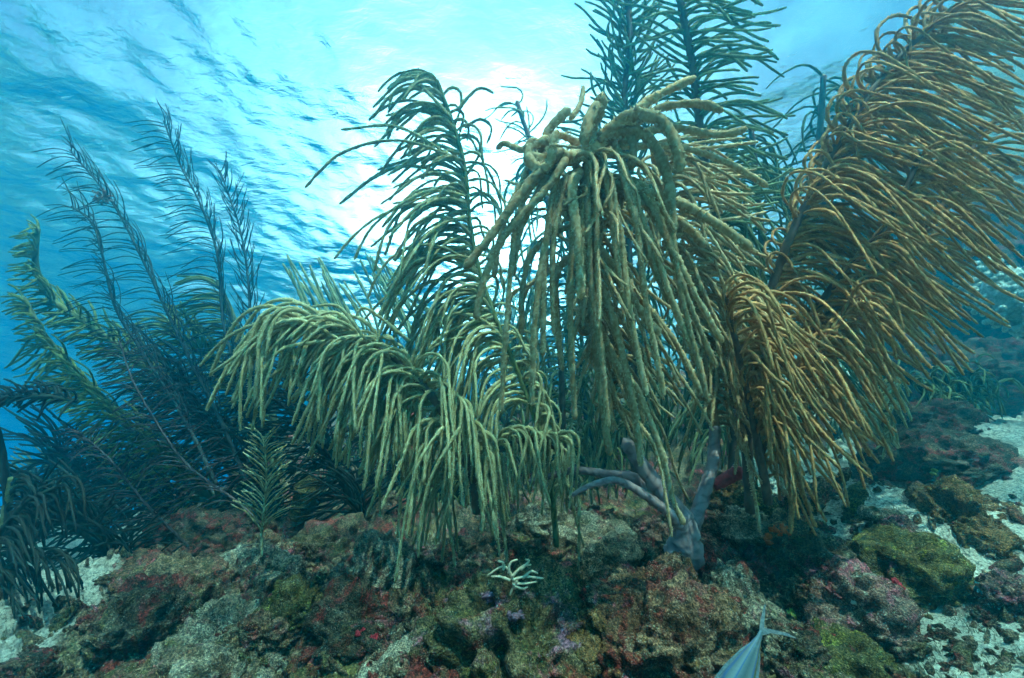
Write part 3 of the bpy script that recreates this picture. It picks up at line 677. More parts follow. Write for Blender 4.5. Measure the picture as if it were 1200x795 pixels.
# ---- thin feather-like plumes at the left
def feather(name_label, pts, r, La, Ra, n, mat, base=None, stuff_too=0, rt=1.3):
    c = Colony('sea_feather_coral', name_label, 'soft coral', pts[0], mat, mat)
    m = c.stem(pts, r * .75, .8, n=60, sides=6)
    kw = dict(sides=4, rough=.25, step=5, mat=None, taper=.7)
    (a0, a1, L) = La; c.comb(m, n, a0, a1, L, (rt * .9, rt * 1.2), (.18, 1), (.5, 1), (-.08, .08), wob=8, Lprof=lambda t: 1.15 - .5 * t, **kw)
    (a0, a1, L) = Ra; c.comb(m, n, a0, a1, L, (rt * .9, rt * 1.2), (.18, 1), (.5, 1), (-.08, .08), wob=8, Lprof=lambda t: 1.15 - .5 * t, **kw)
    c.done(); return c
def feathers():
    LA = ((150, 172), (185, 208), (50, 82)); RA = ((70, 105), (110, 150), (40, 70))
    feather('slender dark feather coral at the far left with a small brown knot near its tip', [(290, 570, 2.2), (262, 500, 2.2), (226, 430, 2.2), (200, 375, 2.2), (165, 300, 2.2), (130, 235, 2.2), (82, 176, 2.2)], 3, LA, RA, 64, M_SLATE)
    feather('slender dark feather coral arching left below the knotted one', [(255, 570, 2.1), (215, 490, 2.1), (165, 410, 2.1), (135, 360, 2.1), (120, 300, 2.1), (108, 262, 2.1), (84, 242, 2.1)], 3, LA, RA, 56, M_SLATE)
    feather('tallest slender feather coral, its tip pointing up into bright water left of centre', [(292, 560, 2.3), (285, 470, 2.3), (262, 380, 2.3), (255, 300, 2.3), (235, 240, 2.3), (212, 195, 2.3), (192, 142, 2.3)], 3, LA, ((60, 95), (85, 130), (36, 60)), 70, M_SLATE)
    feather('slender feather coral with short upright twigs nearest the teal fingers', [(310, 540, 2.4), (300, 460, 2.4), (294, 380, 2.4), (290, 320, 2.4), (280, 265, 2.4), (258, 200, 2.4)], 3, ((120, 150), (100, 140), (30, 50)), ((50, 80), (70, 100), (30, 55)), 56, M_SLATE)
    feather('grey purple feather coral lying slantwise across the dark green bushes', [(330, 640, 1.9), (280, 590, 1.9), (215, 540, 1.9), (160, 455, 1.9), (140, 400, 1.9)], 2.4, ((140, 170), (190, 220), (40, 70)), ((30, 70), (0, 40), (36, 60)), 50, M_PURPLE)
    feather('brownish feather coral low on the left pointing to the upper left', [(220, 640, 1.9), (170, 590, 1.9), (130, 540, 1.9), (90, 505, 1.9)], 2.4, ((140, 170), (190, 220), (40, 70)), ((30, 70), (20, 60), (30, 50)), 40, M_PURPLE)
    feather('small upright olive feather coral standing alone on the dark rock edge', [(307, 652, 1.35), (307, 620, 1.35), (311, 580, 1.34), (312, 545, 1.33), (308, 512, 1.32)], 2, ((110, 140), (130, 165), (28, 46)), ((40, 70), (15, 50), (28, 46)), 34, M_PALE, rt=1.7)
feathers()
def knot():
    c = P(121, 232, 2.19); J = Join()
    for k in range(60):
        dvec = rng.normal(size=3); dvec /= np.linalg.norm(dvec)
        p = np.linspace(0, 1, 6)[:, None] * dvec * 0.045 + rng.normal(size=(6, 3)) * .004
        v, q, t, pp = tube(p, .0025, 4, .2); J.add(v, q, t, pp)
    o = add('feather_star', J.mesh('feather_star', M_STEM, np.zeros(3)), None, c, label='small brown feather star knotted on the slender dark coral', category='feather star')
knot()

# ---- bushy green plumes at the left
def bushes():
    up = dict(sides=5, rough=.35, step=5)
    c = Colony('sea_plume_coral', 'bushy bright green sea plume at the left edge, its tip pointing straight up', 'soft coral', (300, 600, 2.6), M_GREEN, M_OLIVE)
    m = c.stem([(300, 600, 2.6), (250, 520, 2.6), (180, 440, 2.5), (110, 385, 2.45), (60, 350, 2.4), (42, 310, 2.4), (44, 268, 2.4)], 5, 2.5, n=60)
    c.comb(m, 110, (150, 190), (175, 205), ((60, 90), (20, 34)), (2.2, 3.2), (.15, 1), (.5, 1), (-.15, .15), wob=10, **up)
    c.comb(m, 90, (60, 110), (120, 165), ((50, 70), (16, 24)), (2.2, 3.2), (.15, 1), (.5, 1), (-.15, .15), wob=10, **up)
    c.comb(m, 60, (200, 250), (190, 220), ((50, 80), (16, 30)), (2.2, 3.2), (.15, .9), (.5, 1), (-.15, .15), wob=10, **up)
    c.done()
    c = Colony('sea_plume_coral', 'wide green sea plume at the left edge with branches combed flat to the left', 'soft coral', (290, 620, 2.5), M_GREEN, M_OLIVE)
    m = c.stem([(290, 620, 2.5), (230, 570, 2.4), (150, 500, 2.35), (90, 440, 2.3), (50, 390, 2.3), (28, 350, 2.3)], 5, 2.5, n=60)
    c.comb(m, 120, (150, 190), (175, 205), ((70, 100), (20, 30)), (2.2, 3.2), (.1, 1), (.5, 1), (-.15, .15), wob=10, **up)
    c.comb(m, 110, (80, 130), (140, 180), ((70, 90), (20, 30)), (2.2, 3.2), (.1, 1), (.5, 1), (-.15, .15), wob=10, **up)
    c.comb(m, 60, (210, 250), (200, 230), (40, 70), (2.2, 3.2), (.1, .9), (.5, 1), (-.15, .15), wob=10, **up)
    c.done()
    c = Colony('sea_plume_coral', 'yellow green sea plume with combed tufts behind the slender feathers', 'soft coral', (330, 560, 2.7), M_GREEN, M_OLIVE)
    m = c.stem([(330, 560, 2.7), (318, 480, 2.7), (285, 400, 2.65), (262, 345, 2.6), (255, 330, 2.6)], 5, 2.5, n=50)
    c.comb(m, 80, (130, 170), (185, 215), (50, 80), (2.4, 3.4), (.1, 1), (.5, 1), (-.15, .15), wob=8, **up)
    m = c.stem([(330, 560, 2.7), (290, 480, 2.7), (235, 410, 2.65), (200, 385, 2.6)], 5, 2.5, n=50)
    c.comb(m, 80, (120, 170), (180, 215), (50, 80), (2.4, 3.4), (.1, 1), (.5, 1), (-.15, .15), wob=8, **up)
    c.comb(m, 60, (60, 100), (120, 170), (40, 60), (2.4, 3.4), (.1, 1), (.5, 1), (-.15, .15), wob=8, **up)
    c.done()
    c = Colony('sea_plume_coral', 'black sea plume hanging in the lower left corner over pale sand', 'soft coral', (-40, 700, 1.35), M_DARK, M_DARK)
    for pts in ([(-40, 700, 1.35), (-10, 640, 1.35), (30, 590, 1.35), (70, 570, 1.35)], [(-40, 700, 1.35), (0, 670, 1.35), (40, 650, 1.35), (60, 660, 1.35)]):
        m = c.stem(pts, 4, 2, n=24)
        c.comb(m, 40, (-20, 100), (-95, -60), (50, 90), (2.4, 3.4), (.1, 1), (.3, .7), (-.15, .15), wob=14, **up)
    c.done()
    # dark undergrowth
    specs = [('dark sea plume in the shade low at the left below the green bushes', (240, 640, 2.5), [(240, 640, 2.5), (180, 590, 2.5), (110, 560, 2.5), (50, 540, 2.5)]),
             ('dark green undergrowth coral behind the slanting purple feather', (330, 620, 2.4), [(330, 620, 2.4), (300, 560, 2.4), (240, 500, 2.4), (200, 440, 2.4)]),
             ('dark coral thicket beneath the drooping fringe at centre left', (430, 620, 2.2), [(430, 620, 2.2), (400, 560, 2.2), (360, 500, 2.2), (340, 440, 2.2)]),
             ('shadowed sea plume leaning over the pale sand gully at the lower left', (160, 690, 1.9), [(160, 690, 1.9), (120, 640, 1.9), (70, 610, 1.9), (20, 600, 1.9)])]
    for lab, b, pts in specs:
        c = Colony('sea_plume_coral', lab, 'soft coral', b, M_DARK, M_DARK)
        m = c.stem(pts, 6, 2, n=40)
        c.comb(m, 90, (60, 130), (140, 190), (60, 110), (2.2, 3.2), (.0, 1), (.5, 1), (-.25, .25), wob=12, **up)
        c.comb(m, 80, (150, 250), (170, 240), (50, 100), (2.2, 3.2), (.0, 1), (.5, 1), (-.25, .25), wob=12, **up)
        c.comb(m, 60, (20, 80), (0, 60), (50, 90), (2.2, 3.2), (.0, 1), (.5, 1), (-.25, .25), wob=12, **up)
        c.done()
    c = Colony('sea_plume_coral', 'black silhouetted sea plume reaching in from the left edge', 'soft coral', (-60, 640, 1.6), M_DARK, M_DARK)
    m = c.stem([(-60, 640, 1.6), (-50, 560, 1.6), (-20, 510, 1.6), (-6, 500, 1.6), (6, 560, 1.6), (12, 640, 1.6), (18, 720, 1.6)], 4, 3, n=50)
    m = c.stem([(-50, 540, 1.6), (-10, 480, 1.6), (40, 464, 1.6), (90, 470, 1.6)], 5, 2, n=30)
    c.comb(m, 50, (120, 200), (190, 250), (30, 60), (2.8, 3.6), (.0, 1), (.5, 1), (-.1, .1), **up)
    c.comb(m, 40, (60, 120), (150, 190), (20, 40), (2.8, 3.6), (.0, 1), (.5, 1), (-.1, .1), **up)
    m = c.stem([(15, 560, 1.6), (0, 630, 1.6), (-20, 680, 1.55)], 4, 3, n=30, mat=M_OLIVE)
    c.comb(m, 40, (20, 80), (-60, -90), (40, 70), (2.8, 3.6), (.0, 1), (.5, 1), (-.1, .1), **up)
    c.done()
    c = Colony('sea_plume_coral', 'round dark green coral bush low at the left before open blue water', 'soft coral', (100, 620, 3.2), M_OLIVE, M_DARK)
    for k in range(9):
        x = 40 + k * 18
        m = c.stem([(100, 620, 3.2), (x + 10, 590, 3.2), (x, 550 - 12 * math.sin(k), 3.2)], 3, 2, n=16)
        c.comb(m, 22, (60, 150), (120, 190), (24, 50), (2, 2.6), (.1, 1), (.5, 1), (-.25, .25), wob=10, **up)
    c.done()
    c = Colony('sea_plume_coral', 'dark spidery coral bush on the slope at the right edge', 'soft coral', (1120, 505, 2.6), M_OLIVE, M_DARK)
    for k in range(8):
        x = 1060 + k * 16
        m = c.stem([(1120, 505, 2.6), (x * .5 + 560, 470, 2.6), (x, 440 + 10 * math.sin(k * 2), 2.6)], 3, 2, n=16)
        c.comb(m, 14, (0, 180), (-120, -30), (30, 60), (2.2, 3), (.2, 1), (.5, 1), (-.25, .25), wob=14, **up)
    c.done()
    for lab, b, tops in (('dense blue green sea plume thicket filling the gap behind the central coral', (700, 560, 3.0), [(560, 420), (600, 380), (640, 400), (680, 360), (720, 390), (760, 370)]),
                         ('dense dark green sea plume thicket behind the brown fringe and trunk', (900, 550, 3.2), [(800, 420), (840, 390), (880, 400), (930, 380), (980, 400), (1020, 420)]),
                         ('dusky low sea plume thicket behind the drooping fringe', (520, 590, 2.8), [(400, 500), (440, 480), (500, 470), (550, 480), (600, 470)])):
        c = Colony('sea_plume_coral', lab, 'soft coral', b, M_OLIVE, M_DARK)
        for x, y in tops:
            m = c.stem([b, ((b[0] + x) / 2 + (x - b[0]) * .2, (b[1] + y) / 2 + 20, b[2] - .1), (x, y, b[2] + rng.uniform(-.2, .3))], 4, 2, n=24)
            c.comb(m, 24, (-20, 70), (-95, -60), (40, 90), (2.2, 3.2), (.1, 1), (.3, .8), (-.25, .25), wob=22, **up)
            c.comb(m, 24, (110, 200), (240, 280), (40, 90), (2.2, 3.2), (.1, 1), (.3, .8), (-.25, .25), wob=22, **up)
        c.done()
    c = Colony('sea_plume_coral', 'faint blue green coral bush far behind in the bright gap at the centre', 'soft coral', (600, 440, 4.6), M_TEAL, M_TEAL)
    for k in range(9):
        x = 575 + k * 9
        m = c.stem([(600, 440, 4.6), (x * .5 + 300, 400, 4.6), (x, 350 + 8 * math.sin(k * 2), 4.6)], 2, 1.2, n=16)
        c.comb(m, 16, (20, 160), (60, 120), (16, 40), (1.3, 1.8), (.0, 1), (.5, 1), (-.25, .25), wob=14, sides=4, rough=.3, step=6, stuff=True)
    c.done()
bushes()

# ---------------------------------------------------------------- rocks, rubble, small life on the reef
ROCK_MATS = {
 'mixed': rock_mat('rock_mixed', (0.158, 0.109, 0.070), (0.347, 0.264, 0.175), [(ALGAE, .5, 6), (MAROON, .50, 7), (PINK, .55, 8)], 1.6),
 'lilac': rock_mat('rock_lilac', (0.137, 0.109, 0.053), (0.283, 0.218, 0.131), [(ALGAE, .48, 7), (MAROON, .54, 8), (LIME, .62, 9), (PINK, .60, 7), (LILAC, .53, 5)], 1.4),
 'red': rock_mat('rock_red', (0.178, 0.100, 0.061), (0.357, 0.227, 0.149), [(MAROON, .46, 6), (OCHRE, .52, 7), (PINK, .55, 8)], 1.4),
 'ochre': rock_mat('rock_ochre', (0.210, 0.109, 0.044), (0.378, 0.218, 0.105), [(OCHRE, .45, 6), (ALGAE, .52, 8), (PALE, .60, 10)], 1.6),
 'pale': rock_mat('rock_pale', (0.252, 0.191, 0.131), (0.504, 0.400, 0.297), [(PALE, .45, 6), (MAROON, .54, 9), (ALGAE, .54, 8), (PINK, .60, 7)], 1.6, .5),
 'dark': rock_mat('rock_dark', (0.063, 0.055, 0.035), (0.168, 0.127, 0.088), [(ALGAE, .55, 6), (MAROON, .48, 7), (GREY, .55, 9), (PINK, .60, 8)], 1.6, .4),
 'green': rock_mat('rock_green', (0.147, 0.118, 0.044), (0.294, 0.237, 0.105), [(LIME, .52, 7), (ALGAE, .45, 6), (PINK, .62, 9)], 1.6),
 'pinkish': rock_mat('rock_pinkish', (0.231, 0.127, 0.105), (0.441, 0.291, 0.227), [(PINK, .48, 6), (PALE, .52, 9), (ALGAE, .60, 7)], 1.6, .9),
}
def ico(level):
    bm = bmesh.new(); bmesh.ops.create_icosphere(bm, subdivisions=level, radius=1.0)
    v = np.array([x.co[:] for x in bm.verts]); f = np.array([[q.index for q in x.verts] for x in bm.faces]); bm.free(); return v, f
ICO5 = ico(6); ICO4 = ico(5); ICO3 = ico(3); ICO2 = ico(2); ICO4B = ico(4)
def rock_shape(seed, level=ICO5, lump=.30, crust=.05, cave=.22):
    v, f = level; o = seed * 7.31
    n = v / np.linalg.norm(v, axis=1)[:, None]
    r = 1 + lump * fbm(n * 1.3 + o, 3) + lump * .55 * fbm(n * 2.8 + o * 2, 3, ridged=True) - .1
    hole = np.clip(fbm(n * 3.1 + o * 3, 2) - .34, 0, 1); r -= cave * hole * 3
    r += crust * fbm(n * 8 + o, 4, .6, ridged=True) + crust * .45 * fbm(n * 26 + o, 3, .7)
    p = n * r[:, None]
    p[:, 2] = np.where(p[:, 2] < -.3, -.3 + (p[:, 2] + .3) * .5, p[:, 2])
    return p, f
PROTO = [rock_shape(k + 1) for k in range(7)]
PROTO_M = [rock_shape(k + 1, ICO4) for k in range(7)]
PROTO_S = [rock_shape(k + 21, ICO4, .36, .07) for k in range(6)]
def rock(label, px, py, wpx, hpx, mat, cat='rock', proto=None, d=None, depth=None, rot=None, name='reef_rock', sink=.25):
    """boulder whose picture is centred at px,py and is wpx by hpx photo pixels"""
    k = proto if proto is not None else rng.integers(0, 100)
    pool = PROTO if wpx > 130 else PROTO_M if wpx > 65 else PROTO_S
    v, f = pool[k % len(pool)]
    p, dd = on_ground(px, py + hpx * .40)
    dd = (d or dd) + hpx * .15 / FPX
    a = rng.uniform(0, 6.28) if rot is None else rot
    top = py - hpx / 2; wpx *= 1.22; hpx *= 1.12; py = top + hpx / 2 - 3; dd += .10 * wpx / FPX
    sx = wpx / 2 / FPX * dd; zp = max(hpx, .85 * wpx); sz = zp / 2 / FPX * dd      # blocks are chunky, their feet sit in the reef
    c = P(px, py + (zp - hpx) / 2, dd); sy = (depth / 2 / FPX * dd) if depth else (sx + sz) / 2
    ca, sa = math.cos(a), math.sin(a)
    q = v @ np.array([[ca, sa, 0], [-sa, ca, 0], [0, 0, 1]])
    q = q / np.abs(q).max(0) * np.array([sx, sy, sz])
    me = mesh_from(name, q, None, f, ROCK_MATS[mat] if isinstance(mat, str) else mat, smooth=True)
    return add(name, me, None, c, label=label, category=cat)
for args in [
 ('big mound under the white branching coral, lilac crust and lime algae on its face', 598, 735, 215, 150, 'lilac', 0),
 ('crimson and ochre crusted boulder straight below the purple grey trunk', 782, 738, 190, 150, 'red', 1),
 ('reddish shoulder of rock between trunk and fish tail', 838, 662, 110, 60, 'red', 2),
 ('pale speckled upright rock right behind the fish', 868, 722, 80, 110, 'pale', 3),
 ('boulder with a dark cavity and a pink blotch above it right of the fish', 995, 706, 118, 100, 'pinkish', 4),
 ('yellow grey lump directly under the boulder with the dark cavity', 990, 768, 130, 64, 'green', 5),
 ('green and pink boulder bordering the pale sand slope', 1062, 668, 112, 92, 'green', 6),
 ('long brown overhanging ledge above the pale sand slope', 1128, 592, 142, 48, 'ochre', 0),
 ('dark round knoll beside the spidery bush at the right', 1112, 535, 92, 66, 'dark', 1),
 ('low grey knoll right behind the small yellow green plume', 1060, 528, 84, 44, 'dark', 2),
 ('lime yellow capped knob to the right of the trunk', 886, 592, 48, 36, 'green', 3),
 ('speckled grey knob below the lime yellow one', 876, 618, 56, 44, 'pale', 4),
 ('maroon flecked rock between orange sponge and green boulder', 948, 640, 84, 52, 'mixed', 5),
 ('pinkish rubble rock at the right edge next to the teal blob', 1186, 706, 56, 66, 'pinkish', 6),

 ('maroon hump topping the left end of the reef', 168, 676, 70, 52, 'red', 2),
 ('dark olive boulder beside the pale gully at the lower left', 165, 728, 84, 90, 'dark', 3),
 ('dusky maroon boulder standing behind the pale mound at lower left', 205, 690, 110, 70, 'mixed', 4),
 ('broad pale flat mound in the lower left foreground', 262, 752, 190, 70, 'pale', 5),
 ('grey stone mound under the small olive feather', 300, 668, 110, 56, 'pale', 6),
 ('yellow flecked rock between the pale mounds left of centre', 345, 712, 70, 62, 'green', 0),
 ('maroon wedge of rock leaning on the yellow flecked one', 318, 738, 60, 46, 'red', 1),
 ('dark reddish rock behind the stubby tube sponge', 392, 632, 90, 52, 'mixed', 2),
 ('grey green mound left of the lilac crusted one', 440, 660, 96, 62, 'pale', 3),
 ('dark rough rock carrying two crimson balls', 420, 720, 116, 84, 'dark', 4),
 ('small grey rubble heap at the bottom edge left of centre', 470, 778, 100, 44, 'pale', 5),
 ('flat table of rock with a shadow beneath left of the trunk', 690, 622, 120, 34, 'pale', 6),
 ('low lumpy stone under the hanging fringe tips', 560, 640, 90, 40, 'dark', 1),
 ('teal grey sand dusted stone behind the flat table', 640, 600, 70, 30, 'pale', 2),
 ('dark stone wedged between the flat table and the trunk', 752, 650, 60, 36, 'dark', 3),
 ('pink crusted stone against the foot of the trunk', 765, 625, 42, 34, 'pinkish', 4),
 ('brown stone behind the trunk near the red tube', 862, 575, 56, 34, 'ochre', 5),
 ('knobbly grey stone amid the rubble under the brown fringe', 945, 585, 60, 36, 'mixed', 6),
 ('green brown stone at the bottom edge between fish and cavity boulder', 928, 760, 60, 52, 'dark', 0),
 ('small maroon stone perched right of the fish tail', 940, 700, 44, 34, 'mixed', 1),
 ('olive stone at the bottom edge right of the crimson boulder', 810, 782, 90, 44, 'dark', 2),
 ('ochre stone between the two biggest mounds', 690, 770, 70, 60, 'ochre', 3),
 ('dark flat stone at the bottom left corner', 30, 782, 60, 26, 'dark', 4),
 ('grey stone half buried at the bottom edge left', 170, 786, 90, 34, 'mixed', 5),
 ('small pink topped stone next to the long brown ledge', 1052, 622, 40, 34, 'pinkish', 6),
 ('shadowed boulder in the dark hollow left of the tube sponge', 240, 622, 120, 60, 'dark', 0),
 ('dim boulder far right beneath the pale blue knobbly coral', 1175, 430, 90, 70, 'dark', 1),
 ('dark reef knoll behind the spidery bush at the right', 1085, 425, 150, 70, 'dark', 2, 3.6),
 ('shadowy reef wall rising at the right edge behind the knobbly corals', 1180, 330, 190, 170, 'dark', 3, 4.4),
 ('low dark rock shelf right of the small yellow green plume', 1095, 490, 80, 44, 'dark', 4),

]:
    lab, px, py, w, h, mt, k = args[:7]
    rock(lab, px, py, w, h, mt, proto=k, d=args[7] if len(args) > 7 else None)

# rubble: broken coral pieces that nobody could count
def rubble():
    J = Join(); base = [rock_shape(k + 50, ICO2, .5, .1) for k in range(6)]
    V = []; T = []; n = 0
    for k in range(4200):
        px = rng.uniform(-30, 1230); py = rng.uniform(570, 830)
        if px < 130 and rng.random() < .6: continue
        d = rng.uniform(.85, 2.2); x, y, _ = P(px, py, d)
        v, f = base[k % 6]; s = rng.uniform(.004, .016) * (1.6 if rng.random() < .12 else 1)
        a = rng.normal(size=3); a /= np.linalg.norm(a); b = np.cross(a, [0.2, .5, .8]); b /= np.linalg.norm(b); c = np.cross(a, b)
        sc_ = np.array([rng.uniform(1, 2.6), 1, rng.uniform(.5, 1)]) * s
        V.append(((v * sc_) @ np.array([a, b, c])) + [x, y, 0]); T.append(f + n); n += len(v)
    base2 = [rock_shape(k + 70, ICO4B, .36, .1) for k in range(7)]
    for k in range(260):
        px = rng.uniform(90, 1150); py = rng.uniform(585, 815)
        if px > 1010 and py > 640: continue
        d = rng.uniform(1.0, 1.7); x, y, _ = P(px, py, d)
        v, f = base2[k % 7]; s = rng.uniform(.018, .05); a = rng.normal(size=3); a /= np.linalg.norm(a); b = np.cross(a, [0.2, .5, .8]); b /= np.linalg.norm(b); c = np.cross(a, b)
        V.append(((v * np.array([rng.uniform(1, 1.6), 1, rng.uniform(.6, 1)]) * s) @ np.array([a, b, c])) + [x, y, s * .3]); T.append(f + n); n += len(v)
    allv = np.vstack(V); cen = np.repeat(np.array([q.mean(0) for q in V]), [len(q) for q in V], axis=0)
    allv[:, 2] += ground_z(cen[:, 0], cen[:, 1]) + .004
    add('coral_rubble', mesh_from('coral_rubble', allv, None, np.vstack(T), ROCK_MATS['mixed'], smooth=True), kind='stuff')
rubble()
def turf():
    """short algal turf and hydroids bristling from the reef"""
    V = []; m = 26000
    px = rng.uniform(-20, 1220, m); py = rng.uniform(575, 830, m); d = rng.uniform(.85, 2.0, m)
    p = P(px, py, d); keep = fbm(p * [5, 5, 0], 3) > -.05; p = p[keep]; m = len(p)
    p[:, 2] = ground_z(p[:, 0], p[:, 1])
    h = rng.uniform(.006, .02, (m, 1)); w = .0012
    lean = rng.normal(size=(m, 3)) * .5; lean[:, 2] = 1
    a = rng.random(m) * 6.28; s = np.stack([np.cos(a), np.sin(a), 0 * a], -1) * w
    s2 = np.stack([-np.sin(a), np.cos(a), 0 * a], -1) * w
    v = np.stack([p + s, p - s * .5 + s2, p - s * .5 - s2, p + lean * h], 1).reshape(-1, 3)
    k = np.arange(m)[:, None] * 4
    t = np.concatenate([k + [0, 1, 3], k + [1, 2, 3], k + [2, 0, 3]])
    add('algal_turf', mesh_from('algal_turf', v, None, t, coral_mat('turf', (0.08, .07, .03), (.26, .24, .13), .2)), kind='stuff')
turf()

def surf(px, py):
    """the spot on rock or ground seen at a pixel of the photograph, and its depth"""
    dg = bpy.context.evaluated_depsgraph_get(); o = Vector((0, 0, 0)); dv = Vector(P(px, py, 1.0)); dv.normalize()
    for _ in range(60):
        hit, loc, nrm, idx, ob, mt = sc.ray_cast(dg, o, dv)
        if not hit: break
        if ob.name.startswith(('reef_rock', 'reef_ground')): return np.array(loc), float(np.array(loc) @ cF)
        o = loc + dv * 0.002
    return on_ground(px, py)

def plain(name, c, rough=.6, spec=.3, transl=0.0, bump=0.0, bscale=200):
    m, nt, out = new_mat(name)
    tc = nt.nodes.new('ShaderNodeTexCoord'); nz = N(nt, 'ShaderNodeTexNoise', Scale=bscale, Detail=4.0, Roughness=.65); nt.links.new(tc.outputs['Object'], nz.inputs['Vector'])
    pb = N(nt, 'ShaderNodeBsdfPrincipled', Roughness=rough); pb.inputs['Specular IOR Level'].default_value = spec
    nt.links.new(ramp(nt, nz.outputs['Fac'], [(.3, tuple(x * .55 for x in c)), (.6, c), (.8, tuple(min(1, x * 1.25) for x in c))]), pb.inputs['Base Color'])
    if bump:
        bp = N(nt, 'ShaderNodeBump', Strength=.8, Distance=bump); nt.links.new(nz.outputs['Fac'], bp.inputs['Height']); nt.links.new(bp.outputs[0], pb.inputs['Normal'])
    nt.links.new(pb.outputs[0], out.inputs['Surface']); return m

